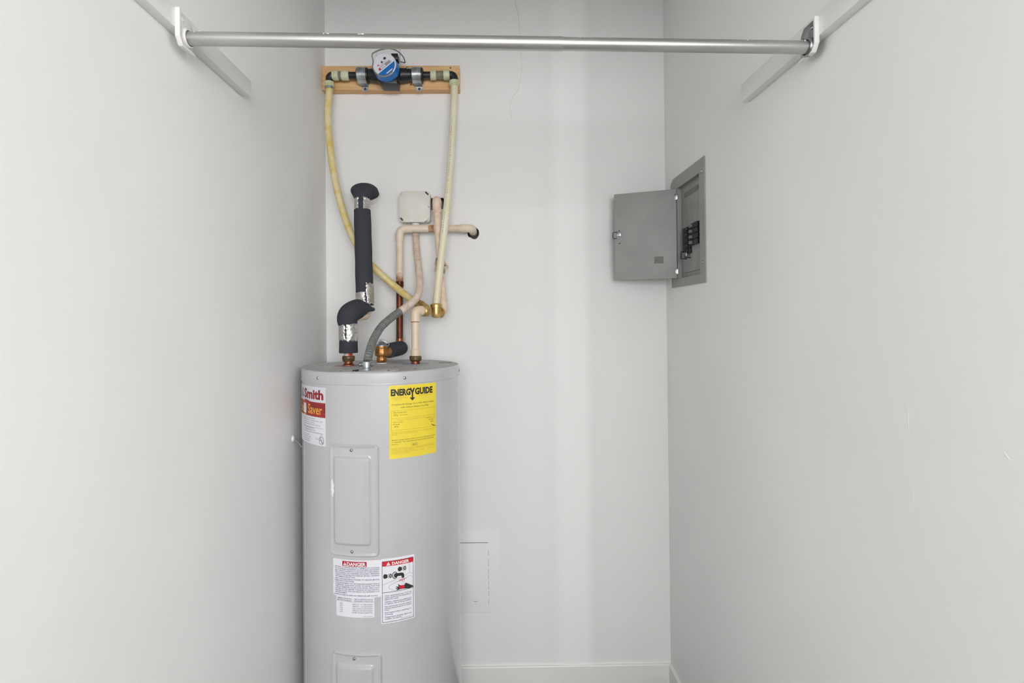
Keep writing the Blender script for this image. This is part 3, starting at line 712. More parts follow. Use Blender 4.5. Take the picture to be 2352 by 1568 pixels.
g = G().sweep(c, ra, rb, 32, ref=(1, -.7, 0)); obj('lower_foam_elbow', g, 'foam', hp, smooth=True, angle=60)
c = elbow((hx + .02, 1.715, 1.297), (-.3975, 1.772, 1.302), (-.4055, 1.777, 1.352), .014)
g = G().sweep(c, .0142, None, 20); obj('pipe_elbow', g, 'cpvc', hp, smooth=True)
U0, U1 = Vector((-.4055, 1.777, 1.334)), Vector((-.4155, 1.792, 1.646))
c = [U0.lerp(U1, i / 24) for i in range(25)]
g = G().sweep(c, [.0284 - .0012 * i / 24 + .0004 * math.sin(i) for i in range(25)], None, 32); obj('upper_foam', g, 'foam', hp, smooth=True)
c = curve([U1 - (U1 - U0) * .02, (-.4165, 1.794, 1.672), (-.4172, 1.798, 1.692), (-.4168, 1.812, 1.7165), (-.4165, 1.845, 1.724), (-.4165, 1.890, 1.722)], 28)
ra = []; rb = []
for i in range(28):
    s = i / 27
    ra.append(.0230 + .0182 * sst(.22, .50, s) - .004 * sst(.7, 1, s)); rb.append(.0230 - .001 * s + .001 * math.sin(6 * s))
g = G().sweep(c, ra, rb, 32, ref=(1, 0, 0)); obj('upper_foam_elbow', g, 'foam', hp, smooth=True, angle=60)
g = G(); g.lathe((-.4150, YB, 1.716), (0, -1, 0), [(0, .0235), (.004, .0235), (.010, .0205), (.034, .0195)], 28); obj('wall_collar', g, 'washer', hp, smooth=True)
def tape(parent, p0, p1, r, a0, a1, t0, t1, seed, name='foil_tape'):
    """a crumpled strip of foil round the pipe from p0 to p1; angle 0 faces the camera side"""
    random.seed(seed); p0, p1 = Vector(p0), Vector(p1); ax = (p1 - p0).normalized()
    f = Vector((0, -1, 0)); f = (f - f.dot(ax) * ax).normalized(); s_ = Vector((1, 0, 0)); s_ = (s_ - s_.dot(ax) * ax - s_.dot(f) * f).normalized()
    nu, nv = 16, 16; g = G(); e0 = [random.uniform(-.05, .05) for _ in range(nu + 1)]; e1 = [random.uniform(-.05, .05) for _ in range(nu + 1)]
    k0 = [random.uniform(-4, 4) for _ in range(nv + 1)]; k1 = [random.uniform(-4, 4) for _ in range(nv + 1)]
    for j in range(nv + 1):
        for i in range(nu + 1):
            a = math.radians(a0 + k0[j] + (a1 + k1[j] - a0 - k0[j]) * i / nu)
            tt = t0 + (t1 - t0) * (e0[i] + (1 + e1[i] - e0[i]) * j / nv)
            q = p0.lerp(p1, tt); n = noise.noise(Vector((a * 4, tt * 30, seed))) * .0009
            edge = i in (0, nu) or j in (0, nv)
            rr = r + (.0001 if edge else .0012 + n)
            g.v.append(tuple(q + (f * math.cos(a) + s_ * math.sin(a)) * rr))
    for j in range(nv):
        for i in range(nu):
            b = j * (nu + 1) + i; g.f.append((b, b + 1, b + nu + 2, b + nu + 1)); g.mi.append(0)
    return obj(name, g, 'foil', parent)
LB = (hx, hy, 1.1855); LT = (hx, hy, 1.285)
tape(hp, LB, LT, .0276, -100, -8, .40, .94, 1); tape(hp, LB, LT, .0276, -2, 95, .36, .92, 2)
tape(hp, U0, U1, .0284, -100, 14, .02, .13, 3); tape(hp, U0, U1, .0284, 24, 105, .01, .22, 4)
UT = U1 + Vector((-.001, .004, .045))
tape(hp, U1, UT, .0237, -105, -18, .02, .85, 6); tape(hp, U1, UT, .0241, 20, 105, -.25, .82, 7)

# --- relief valve and its drain
vx, vy = -.3495, 1.761
tp = thing('relief_valve', (vx, vy, TOPZ), 'bronze temperature relief valve with steel lever on the heater top', 'valve')
g = G(); g.lathe((vx, vy, TOPZ), (0, 0, 1), [(0, .0158), (.003, .0158)], 24); obj('white_washer', g, 'washer', tp, smooth=True)
g = G(); g.lathe((vx, vy, TOPZ + .003), (0, 0, 1), [(0, .0132), (.003, .0158), (.010, .0168), (.016, .0158), (.019, .0142), (.021, .0175), (.023, .0210), (.026, .0219), (.046, .0219), (.049, .0200), (.053, .0200), (.053, .010)], 10); obj('valve_body', g, 'bronze', tp, bevel=.0006, angle=25)
g = G(); g.lathe((vx, vy, TOPZ + .037), (.62, .78, 0), [(0.008, .0168), (.030, .0168)], 20); obj('side_port', g, 'bronze', tp, smooth=True)
g = G(); g.lathe((vx, vy, TOPZ + .056), (0, 0, 1), [(0, .0195), (.003, .0190), (.010, .0105), (.014, .0088)], 20); obj('spring_cap', g, 'zinc', tp, smooth=True)
zt = TOPZ + .002
lv = G(); lv.prism([(vx - .0080, zt + .066), (vx - .0045, zt + .0760), (vx + .0020, zt + .0760), (vx + .0185, zt + .0670), (vx + .0215, zt + .060), (vx + .0175, zt + .0625), (vx + .0030, zt + .0690), (vx - .0035, zt + .0655)], 'y', vy - .007, vy - .001); lever = obj('lever', lv, 'zinc', tp, bevel=.0006)
c = [(vx + .019 + .0068 * math.cos(a), vy - .009, zt + .060 + .0068 * math.sin(a)) for a in [2 * PI * i / 20 for i in range(21)]]
obj('pull_ring', G().sweep(c, .0009, None, 6, cap=False), 'zinc', lever, smooth=True)
YD = 1.875
dp = thing('drain_pipe', (-.3100, YD, 1.19), 'bare copper and cream painted drain pipe running to a hole right of the electrical box', 'pipe')
I0, I1 = Vector((-.3300, 1.784, 1.1860)), Vector((-.3030, 1.874, 1.1900))
g = G().sweep([I0.lerp(I1, i / 8) for i in range(9)], [.0245] * 8 + [.0225], None, 32); fo = obj('foam_sleeve', g, 'foam', dp, smooth=True, angle=50)
g = G().sweep([Vector((-.3102, YD, 1.192)), Vector((-.3101, YD, 1.222))], .0127, None, 20); obj('copper_elbow', g, 'copper_new', dp, smooth=True)
g = G().sweep([(-.3101, YD, 1.215), (-.3088, YD, 1.402)], .0118, None, 20); obj('copper_pipe', g, 'copper', dp, smooth=True)
g = G(); g.lathe((-.3088, YD, 1.398), (0, 0, 1), [(0, .0129), (.001, .0136), (.018, .0136), (.019, .0121)], 20); obj('copper_coupling', g, 'copper', dp, smooth=True)
g = G().sweep([(-.3087, YD, 1.416), (-.3084, YD, 1.455)], .0122, None, 20); obj('scorched_pipe', g, 'soot', dp, smooth=True)
g = G().sweep([(-.3084, YD, 1.455), (-.3076, YD, 1.558)], .0122, None, 20); obj('painted_pipe', g, 'cpvc_dirty', dp, smooth=True)
g = G().sweep(elbow((-.3076, YD, 1.555), (-.3073, YD, 1.5975), (-.2650, YD, 1.5975), .022), .0138, None, 20); obj('pipe_elbow', g, 'cpvc_dirty', dp, smooth=True)
g = G().sweep([(-.2660, YD, 1.5975), (-.1000, YD, 1.5980)], .0122, None, 20); obj('painted_pipe', g, 'cpvc_dirty', dp, smooth=True)
g = G().sweep([(-.208, YD, 1.5977), (-.190, YD, 1.5978)], .0125, None, 20); obj('scorched_pipe', g, 'rust', dp, smooth=True)
g = G().sweep(elbow((-.1010, YD, 1.5980), (-.0590, YD, 1.5980), (-.0572, YB + .03, 1.5940), .022), .0138, None, 20); obj('pipe_elbow', g, 'cpvc_dirty', dp, smooth=True)

# --- electrical box and flexible conduit
jb = thing('junction_box', (-.2565, YB, 1.62), 'square white painted electrical box on the back wall', 'electrical box')
def rr(x0, x1, z0, z1, r, n=5):
    out = []
    for cx, cz, a0 in ((x1 - r, z1 - r, 0), (x0 + r, z1 - r, 90), (x0 + r, z0 + r, 180), (x1 - r, z0 + r, 270)):
        for k in range(n + 1):
            a = math.radians(a0 + 90 * k / n); out.append((cx + r * math.cos(a), cz + r * math.sin(a)))
    return out
bx0, bx1, bz0, bz1 = -.3095, -.2030, 1.6215, 1.7290
g = G().prism(rr(bx0 + .001, bx1 - .001, bz0 + .001, bz1 - .001, .010), 'y', 1.8845, YB); obj('box_body', g, 'jbox', jb, bevel=.0008)
# cover: a square with clipped corners so the box ears show
cc = .021
def clip(x0, x1, z0, z1, c):
    k = c * .25; e = .003
    return [(x0 + c, z0), (x1 - c, z0), (x1 - c + k, z0 + e), (x1 - e, z0 + c - k), (x1, z0 + c), (x1, z1 - c), (x1 - e, z1 - c + k), (x1 - c + k, z1 - e), (x1 - c, z1), (x0 + c, z1), (x0 + c - k, z1 - e), (x0 + e, z1 - c + k), (x0, z1 - c), (x0, z0 + c), (x0 + e, z0 + c - k), (x0 + c - k, z0 + e)]
g = G().prism(clip(bx0, bx1, bz0, bz1, cc), 'y', 1.8805, 1.885); cv = obj('cover', g, 'jbox', jb, bevel=.0008)
g = G(); g.lathe((-.2565, 1.8806, 1.674), (0, -1, 0), [(0, .0105), (.0006, .0100), (.0006, .0085), (.0001, .0080)], 24, cap=False); obj('knockout', g, 'jbox', cv, smooth=True)
g = G(); g.lathe((-.2085, 1.8806, 1.6735), (0, -1, 0), [(0, .0018), (.0004, .0018)], 10); obj('screw_hole', g, 'black', cv)
def slot(x, z, ang, name, m, l=.0070, w=.0030, y=1.8832):
    c, s = math.cos(math.radians(ang)), math.sin(math.radians(ang))
    pts = [(x + c * a - s * b, z + s * a + c * b) for a, b in ((-l, -w), (l, -w), (l + w * .6, 0), (l, w), (-l, w), (-l - w * .6, 0))]
    obj(name, G().prism(pts, 'y', y, y + .0018), m, jb)
slot(bx1 - .0110, bz1 - .0085, -45, 'corner_slot', 'black', .0062, .0028, 1.8800); slot(bx0 + .0085, bz0 + .0105, -50, 'corner_slot', 'black', .0048, .0028, 1.8800)
slot(bx0 + .0055, bz1 - .0140, 55, 'corner_slot', 'black', .003, .0018); slot(bx1 - .0155, bz0 + .0035, 35, 'corner_slot', 'black', .004, .0012)
for x, z in ((bx0 + .0105, bz1 - .0080), (bx1 - .0090, bz0 + .0085)): screw_head('cover_screw', jb, (x, 1.8842, z), (0, -1, 0), .0048, 'jbox')
fc = thing('flexible_conduit', (-.3400, 1.506, TOPZ), 'corrugated flexible conduit from the electrical box to the heater top', 'conduit')
g = G(); g.lathe((-.2560, 1.904, 1.612), (0, 0, 1), [(0, .0135), (.004, .0145), (.0095, .0145)], 24); obj('box_connector', g, 'jbox', fc, smooth=True)
CP = curve([(-.2559, 1.9040, 1.617), (-.2545, 1.9015, 1.549), (-.2450, 1.878, 1.4712), (-.2340, 1.830, 1.4079), (-.2370, 1.768, 1.3560), (-.2650, 1.719, 1.3242), (-.2985, 1.679, 1.2957), (-.3245, 1.635, 1.2657), (-.3375, 1.585, 1.2287), (-.3385, 1.530, 1.1940), (-.3395, 1.513, 1.1700)], 1100)
NC = 1100
def rib(i):
    t = i / (NC - 1); ph = (120 * t - 20.5 * t * t) % 1.0
    return .0102 + .0021 * (math.sin(PI * ph) ** .6)
cut = 677
g = G().sweep(CP[:cut + 1], [rib(i) for i in range(cut + 1)], None, 14); obj('painted_sleeve', g, 'conduit_cream', fc, smooth=True, angle=75)
g = G().sweep(CP[cut:], [rib(i) for i in range(cut, NC)], None, 14); obj('grey_sleeve', g, 'conduit_grey', fc, smooth=True, angle=75)
g = G(); g.lathe((-.3400, 1.5065, TOPZ + .001), (0, 0, 1), [(0, .0150), (.002, .0142), (.007, .0130), (.008, .0115), (.010, .0115), (.011, .0142), (.024, .0142), (.026, .0128)], 24); con = obj('connector', g, 'zinc', fc, smooth=True, angle=30)
for s, nn in ((-1, (-.75, -.65, 0)), (1, (.9, -.4, 0))):
    g = G(); g.lathe((-.3400 + s * .013, 1.5025, TOPZ + .0185), nn, [(0, .0055), (.007, .0060), (.009, .0052), (.0095, .003)], 14); obj('clamp_screw', g, 'screw', con, smooth=True)
g = G(); g.lathe((-.371, 1.474, TOPZ + .0035), (1, .3, .1), [(0, .0022), (.016, .0022)], 8); obj('wire_scrap', g, 'black', fc)

# --- cold inlet
x, y = -.2366, 1.7296
cp = thing('cold_water_pipe', (x, y, TOPZ), 'short cream plastic riser with brass elbow beside the hose', 'pipe')
g = G(); g.lathe((x, y, TOPZ), (0, 0, 1), [(0, .0137), (.012, .0137)], 24); obj('copper_nipple', g, 'copper_new', cp, smooth=True)
g = G(); g.lathe((x, y, TOPZ + .009), (0, 0, 1), [(0, .0168), (.003, .0192), (.014, .0192), (.017, .0174)], 8); obj('brass_nut', g, 'brass_dark', cp, bevel=.0008)
g = G(); g.lathe((x, y, TOPZ + .026), (0, 0, 1), [(0, .0150), (.019, .0150), (.021, .0128)], 24); obj('coupling', g, 'cpvc', cp, smooth=True)
g = G(); g.lathe((x, y, TOPZ + .040), (0, 0, 1), [(0, .0126), (1.285 - TOPZ - .04, .0126)], 24); obj('riser', g, 'cpvc', cp, smooth=True)
g = G(); g.lathe((x, y, 1.2780), (0, 0, 1), [(0, .0134), (.0018, .0138), (.003, .0131)], 24); obj('primer_line', g, 'maroon', cp, smooth=True)
g = G().sweep(elbow((x, y, 1.280), (x + .0005, y, 1.3155), (x + .028, y + .026, 1.3140), .017), .0153, None, 24); obj('pipe_elbow', g, 'cpvc', cp, smooth=True)
bc = Vector((-.2060, 1.754, 1.3138)); bd = Vector((.74, .66, -.02))
g = G(); g.lathe(bc - bd.normalized() * .006, bd, [(-.006, .0158), (-.002, .0190), (.010, .0198), (.016, .0178), (.020, .0120), (.021, 0)], 10); be = obj('brass_elbow', g, 'brass', cp, bevel=.0007, angle=25)
g = G().sweep(curve([bc + Vector((.004, .006, 0)), bc + Vector((-.003, .020, .008)), bc + Vector((-.020, .036, .018)), bc + Vector((-.030, .041, .023))], 12), [.0150] * 8 + [.0165] * 4, None, 20); obj('hose_socket', g, 'brass', be, smooth=True)
# --- supply pipe from the wall with its valve
sp = thing('supply_pipe', (-.17, 1.83, 1.30), 'cream painted supply pipe with corroded gate valve behind the right hose', 'pipe')
g = G().sweep(elbow((-.1815, YB + .02, 1.6955), (-.1766, 1.838, 1.6890), (-.1752, 1.838, 1.645), .018), .0146, None, 20); obj('pipe_elbow', g, 'pinkpaint', sp, smooth=True)
g = G().sweep([(-.1754, 1.838, 1.650), (-.1665, 1.833, 1.485)], .0120, None, 20); obj('upper_pipe', g, 'pinkpaint', sp, smooth=True)
g = G(); g.lathe((-.1668, 1.8335, 1.492), (.05, -.02, -1), [(0, .0125), (.004, .0150), (.012, .0155), (.022, .0135), (.034, .0135), (.042, .0158), (.052, .0155), (.054, .0130)], 12); vb = obj('valve_body', g, 'verdigris', sp, smooth=True, angle=30)
# handwheel on its stem, turned to the right side, scalloped rim
hc = Vector((-.1655, 1.8585, 1.4650))
c = [hc + Vector((math.cos(a) * (.0205 + .0024 * math.cos(5 * a)), 0, math.sin(a) * (.0205 + .0024 * math.cos(5 * a)))) for a in [2 * PI * i / 60 for i in range(61)]]
hw = obj('handwheel', G().sweep(c, .0034, None, 8, cap=False), 'pinkpaint', sp, smooth=True)
g = G()
for i in range(5):
    a = 2 * PI * i / 5 + .3; g.sweep([hc, hc + Vector((math.cos(a) * .019, 0, math.sin(a) * .019))], .0028, None, 8)
g.lathe(hc + Vector((0, -.016, 0)), (0, 1, 0), [(0, .006), (.02, .006)], 12); obj('wheel_spokes', g, 'verdigris', hw, smooth=True)
g = G().sweep([(-.1642, 1.832, 1.444), (-.1566, 1.826, 1.350)], .0122, None, 20); obj('lower_pipe', g, 'pinkpaint', sp, smooth=True)
g = G(); g.lathe((-.1620, 1.830, 1.418), (.08, -.06, -1), [(0, .0122), (.002, .0134), (.016, .0134), (.018, .0122)], 20); obj('coupling', g, 'pinkpaint', sp, smooth=True)
g = G().sweep(elbow((-.1568, 1.826, 1.354), (-.1552, 1.824, 1.312), (-.1700, 1.806, 1.3108), .014), .0148, None, 20); obj('pipe_elbow', g, 'pinkpaint', sp, smooth=True)
g = G(); g.lathe((-.1762, 1.792, 1.2985), (0, 0, 1), [(-.0085, .003), (-.0075, .0085), (-.004, .0140), (.002, .0160), (.010, .0165), (.0245, .0165), (.0255, .0188), (.036, .0188), (.038, .0168), (.040, .0130)], 28); br = obj('brass_elbow', g, 'brass', sp, smooth=True, angle=35)
g = G(); g.lathe((-.1762, 1.792, 1.3075), (.75, .6, 0), [(0, .0140), (.017, .0140), (.018, .0162), (.023, .0162)], 20); obj('side_collar', g, 'brass', br, smooth=True, angle=35)

# ================================================================== WATER METER AND HOSES
YM, ZM = 1.861, 2.1200
def mx(px): return -.5363 + (px - 758) * .001478          # distances along the meter row
bd_ = thing('mounting_board', (-.337, YB, 2.083), 'pine board screwed to the back wall behind the water meter', 'board')
g = G(); bo = obj('plank', G().box(XL + .0005, -.0985, 1.8890, YB, 2.0830, 2.1660), 'wood', bd_, bevel=.0015)
for px, pz, r in ((940, 2.0995, .0035), (1033, 2.1575, .0034), (1031, 2.0985, .0024)):
    g = G(); g.lathe((mx(px) * 1.0 , 1.8891, pz), (0, -1, 0), [(0, r), (.0005, r * .6), (.0005, 0)], 10); obj('knot', g, 'knot', bd_)
g = G(); g.lathe((mx(806), 1.8891, 2.0885), (0, -1, 0), [(0, .010), (.0003, .006), (.0003, 0)], 14)
wm = thing('water_meter', (mx(893), 1.889, ZM), 'black water meter with round blue register on the pine board', 'water meter')
# body: bulb, two tapering necks, union nuts
g = G(); g.lathe((mx(893), 1.888, ZM - .003), (0, -1, 0), [(0, .026), (.004, .034), (.030, .040), (.050, .042), (.056, .040)], 28); obj('meter_body', g, 'black', wm, smooth=True, angle=35)
g = G(); g.prism([(mx(871), ZM - .020), (mx(874), ZM - .036), (mx(878), ZM - .0445), (mx(915), ZM - .0445), (mx(916), ZM - .020)], 'y', 1.822, 1.886); obj('bottom_plate', g, 'black', wm, bevel=.002)
for s, p0, p1, p2 in ((-1, 880, 842, 800), (1, 906, 946, 990)):
    g = G().sweep([(mx(p0), YM, ZM - .002), (mx((p0 + p1) / 2), YM, ZM), (mx(p1), YM, ZM + .001)], [.026, .0235, .0195], None, 24); obj('neck', g, 'black', wm, smooth=True)
    g = G().sweep([(mx(p1 - s * 3), YM, ZM), (mx(p2), YM, ZM)], .0118, None, 20); obj('tail_pipe', g, 'black', wm, smooth=True)
for pa, pb in ((818, 846), (944, 972)):
    g = G(); g.lathe((mx(pa), YM, ZM), (1, 0, 0), [(0, .0180), (.002, .0236), (.006, .0250), (mx(pb) - mx(pa) - .006, .0250), (mx(pb) - mx(pa) - .002, .0236), (mx(pb) - mx(pa), .0180)], 28); obj('union_nut', g, 'black', wm, smooth=True, angle=35)
# register
RC = Vector((mx(893.5), 0, ZM + .0005)); rn = Vector((-.10, -1, .05)).normalized(); r0 = Vector((RC.x, 1.834, RC.z))
g = G(); g.lathe(r0, rn, [(0, .0395), (.010, .0410), (.012, .0428), (.024, .0428), (.028, .0410), (.040, .0400), (.042, .0385), (.042, .034)], 40); rg = obj('register', g, 'blue', wm, smooth=True, angle=30)
fcx = r0 + rn * .0424; fu = Vector((1, 0, 0)); fu = (fu - fu.dot(rn) * rn).normalized(); fv = rn.cross(fu) * -1
if fv.z < 0: fv = -fv
rot = math.radians(38)     # the dial is clocked
du = fu * math.cos(rot) + fv * math.sin(rot); dv = -fu * math.sin(rot) + fv * math.cos(rot)
def face_poly(pts, h): return [fcx + du * a + dv * b + rn * h for a, b in pts]
def flat(name, polys, m, h, parent):
    g = G()
    for p in polys: g.add(face_poly(p, h), [tuple(range(len(p)))])
    return obj(name, g, m, parent)
circ = lambda cx, cy_, r, n=24: [(cx + r * math.cos(2 * PI * k / n), cy_ + r * math.sin(2 * PI * k / n)) for k in range(n)]
dial = flat('dial', [circ(0, 0, .0378, 40)], 'face', .0004, rg)
seg = [( .0355 * math.cos(a), .0355 * math.sin(a)) for a in [math.radians(198 + 144 * k / 20) for k in range(21)]]
flat('blue_segment', [seg], 'blueprint', .0008, dial)
flat('counter_window', [[(-.024, -.0070), (.024, -.0070), (.024, .0030), (-.024, .0030)]], 'grey_print', .0008, dial)
flat('counter_digits', [[(-.022 + i * .0065, -.0055), (-.0172 + i * .0065, -.0055), (-.0172 + i * .0065, .0015), (-.022 + i * .0065, .0015)] for i in range(4)], 'face', .0011, dial)
flat('counter_red', [[(-.022 + i * .0065, -.0055), (-.0172 + i * .0065, -.0055), (-.0172 + i * .0065, .0015), (-.022 + i * .0065, .0015)] for i in (-0,)], 'red_print', .0013, dial)
star = [((.0048 if i % 2 else .0026) * math.cos(PI * i / 8), .0130 + (.0048 if i % 2 else .0026) * math.sin(PI * i / 8)) for i in range(16)]
flat('flow_star', [star], 'black_ink', .0008, dial)
flat('round_mark', [circ(.0150, .0170, .0046, 16)], 'black_ink', .0008, dial)
flat('red_needle', [circ(-.0165, .0120, .0022, 10), [(-.020, .0115), (-.012, .0110), (-.012, .0130), (-.020, .0125)]], 'red_print', .0008, dial)
flat('print_lines', [[(-.016, .0050 + i * .0022), (.012 + .003 * i, .0050 + i * .0022), (.012 + .003 * i, .0058 + i * .0022), (-.016, .0058 + i * .0022)] for i in range(2)], 'grey_print', .0008, dial)
g = G(); cr = [fcx + (fu * math.cos(a) + fv * math.sin(a)) * .0384 + rn * .0003 for a in [2 * PI * k / 40 for k in range(41)]]
obj('bezel', G().sweep(cr, .0018, None, 8, cap=False), 'face', rg, smooth=True)
flat('glare_strip', [[(-.010, -.0300), (.012, -.0300), (.014, -.0265), (-.012, -.0265)]], 'face', .0011, dial)
g = G().box(mx(905), mx(920), 1.800, 1.834, ZM + .026, ZM + .046); obj('cable_housing', g, 'black', wm, bevel=.002)
# sensor cable: round the register and up in a loop to the transmitter
cb = [fcx + fu * .0385 * math.cos(a) + fv * .0385 * math.sin(a) + rn * .0035 for a in [math.radians(q) for q in (-40, -70, -100, -135, -170, -200)]]
cb += [Vector((-.3790, 1.788, 2.1560)), Vector((-.3640, 1.792, 2.1690)), Vector((-.3440, 1.800, 2.1795)), Vector((-.3240, 1.812, 2.1870)), Vector((-.3040, 1.828, 2.1870)), Vector((-.2880, 1.845, 2.1780)), Vector((-.2830, 1.862, 2.1680)), Vector((-.2880, 1.880, 2.1720)), Vector((-.3060, 1.900, 2.1860))]
obj('sensor_cable', G().sweep(curve(cb, 90), .0020, None, 8), 'cable', wm, smooth=True)
for pa, pb in ((762, 777), (783, 801), (988, 1002), (1018, 1033)):
    g = G(); w = mx(pb) - mx(pa); g.lathe((mx(pa), YM, ZM), (1, 0, 0), [(0, .0130), (.001, .0158), (.005, .0168), (w - .004, .0168), (w - .001, .0155), (w, .0130)], 18); obj('compression_nut', g, 'nut', wm, smooth=True, angle=35)
for pa, pb in ((776, 784), (1001, 1019)):
    g = G(); g.lathe((mx(pa), YM, ZM), (1, 0, 0), [(0, .0138), (mx(pb) - mx(pa), .0138)], 18); obj('union_sleeve', g, 'olive', wm, smooth=True)
for s, px0, px1 in ((-1, 764, 755.5), (1, 1031, 1043)):
    g = G().sweep(elbow((mx(px0), YM, ZM), (mx(px1), YM, ZM), (mx(px1), YM, ZM - .028), .015), .0132, None, 20); obj('elbow', g, 'black', wm, smooth=True)
screw_head('bleed_screw', wm, (mx(937), YM - .020, ZM + .016), (0, -.8, .5), .005, 'zinc')
# straps
def strap(px, label):
    t = thing('pipe_strap', (mx(px), 1.889, ZM - .06), label, 'strap', 'straps holding the meter')
    w = .0150; prof = []; RS = .0264
    for k in range(25):
        a = math.radians(95 + 180 * k / 24); prof.append((YM + RS * math.cos(a), ZM + RS * math.sin(a)))
    prof = [(1.8885, ZM + RS)] + prof + [(1.8800, ZM - RS - .0003), (1.8862, ZM - RS - .003), (1.8868, ZM - .0425)]
    wid = [(-w, w)] * (len(prof) - 3) + [(-w * .8, w), (-w * .45, w), (-w * .45, w)]
    g = G(); v = []
    for (yy, zz), (wa, wb_) in zip(prof, wid): v += [(mx(px) + wa, yy, zz), (mx(px) + wb_, yy, zz)]
    f = [(2 * i, 2 * i + 1, 2 * i + 3, 2 * i + 2) for i in range(len(prof) - 1)]
    inn_ = []
    n = len(v)
    for (yy, zz), (wa, wb_) in zip(prof, wid): inn_ += [(mx(px) + wa, yy + .0016, zz), (mx(px) + wb_, yy + .0016, zz)]
    v += inn_; f += [tuple(reversed([q + n for q in p])) for p in f]
    m2 = len(prof)
    for i in range(m2 - 1): f += [(2 * i, 2 * i + 2, n + 2 * i + 2, n + 2 * i), (2 * i + 1, n + 2 * i + 1, n + 2 * i + 3, 2 * i + 3)]
    f += [(0, n, n + 1, 1), (2 * m2 - 2, 2 * m2 - 1, n + 2 * m2 - 1, n + 2 * m2 - 2)]
    g.add(v, f); b = obj('band', g, 'zinc', t, smooth=True, angle=35)
    g = G(); g.lathe((mx(px) + .0042, 1.8866, ZM - .0365), (0, -1, 0), [(0, .0042), (.0012, .0040), (.0020, .0026), (.0022, 0)], 12); obj('screw', g, 'black', t, smooth=True)
strap(831, 'galvanised pipe strap over the meter union left of the register')
strap(957, 'galvanised pipe strap over the meter union right of the register')
g = G().prism(rr(-.3865, -.3085, 2.172, 2.258, .004), 'y', 1.898, YB)
tr = tag(obj('meter_transmitter', g, 'plate_white', bevel=.0015), 'white box on the back wall behind the blue meter register', 'transmitter')
# hoses with their end nuts
hl = thing('water_hose', (mx(754), YM, 2.08), 'yellowed plastic hose curving from the meter down behind the foam pipe', 'hose', 'hoses from the meter')
c = curve([(mx(755.5), YM, 2.098), (-.5412, 1.860, 2.06), (-.5428, 1.855, 2.02), (-.5432, 1.850, 1.965), (-.5358, 1.848, 1.8755), (-.5195, 1.845, 1.764), (-.4959, 1.842, 1.6676), (-.4619, 1.838, 1.5713), (-.4180, 1.836, 1.4945), (-.3695, 1.838, 1.4432), (-.3151, 1.841, 1.3947), (-.2682, 1.820, 1.3583), (-.2380, 1.796, 1.338)], 90)
obj('tube', G().sweep(c, .0120, None, 16), 'pex_l', hl, smooth=True)
g = G(); g.lathe((mx(755), YM, 2.0985), (0, 0, -1), [(0, .0135), (.001, .0162), (.016, .0162), (.018, .0140)], 18); obj('hose_nut', g, 'nut', hl, smooth=True, angle=35)
g = G(); g.lathe((mx(755), YM, 2.081), (0, 0, -1), [(0, .0146), (.007, .0146), (.008, .0128)], 18); obj('hose_ferrule', g, 'zinc', hl, smooth=True, angle=35)
hr_ = thing('water_hose', (mx(1043), YM, 2.08), 'milky plastic hose hanging from the meter to the right brass elbow', 'hose', 'hoses from the meter')
c = curve([(mx(1043), YM, 2.098), (-.1150, 1.859, 2.065), (-.1158, 1.854, 2.03), (-.1174, 1.848, 1.985), (-.1267, 1.838, 1.8186), (-.1399, 1.822, 1.6683), (-.1527, 1.808, 1.55), (-.1657, 1.797, 1.4339), (-.1762, 1.792, 1.334)], 90)
tb = obj('tube', G().sweep(c, .0122, None, 16), 'pex_r', hr_, smooth=True)
g = G(); random.seed(4)
for i in range(16, 62):
    if random.random() < .2: continue
    p = c[i]; q = c[i + 1]; d = (q - p); L_ = d.length; d.normalize(); sd = Vector((1, 0, 0)); o0 = p + Vector((-.0042, -.01168, 0))
    g.add([o0, o0 + sd * .0014 + Vector((0, -.0004, 0)), o0 + sd * .0014 + d * L_ * random.uniform(.3, .8) + Vector((0, -.0004, 0)), o0 + d * L_ * .6], [(0, 1, 2, 3)])
obj('printed_line', g, 'grey_print', tb)['kind'] = 'stuff'
g = G(); g.lathe((mx(1043), YM, 2.1005), (0, 0, -1), [(0, .0138), (.001, .0165), (.016, .0165), (.020, .0140)], 18); obj('hose_nut', g, 'nut', hr_, smooth=True, angle=35)

# ================================================================== BREAKER PANEL
PX = XR - .0035
ep = thing('breaker_panel', (XR, 1.715, 1.385), 'open grey metal breaker panel set in the right wall', 'electrical panel')
# cover frame: four borders round the opening, far top corner cut
Y0, Y1, Z0, Z1 = 1.567, 1.860, 1.386, 1.752; OY0, OY1, OZ0, OZ1 = 1.607, 1.797, 1.413, 1.712
g = G()
g.prism([(Y0, Z1), (Y1 - .022, Z1 - .000), (Y1, Z1 - .014), (Y1, OZ1), (Y0, OZ1)], 'x', PX, XR + .001)
g.box(PX, XR + .001, Y0, Y1, Z0, OZ0); g.box(PX, XR + .001, Y0, OY0, OZ0, OZ1); g.box(PX, XR + .001, OY1, Y1, OZ0, OZ1)
obj('cover_frame', g, 'panel', ep)
for y, z in ((1.588, 1.712), (1.588, 1.446)): screw_head('cover_screw', ep, (PX + .0004, y, z), (-1, 0, 0), .0058, 'zinc')
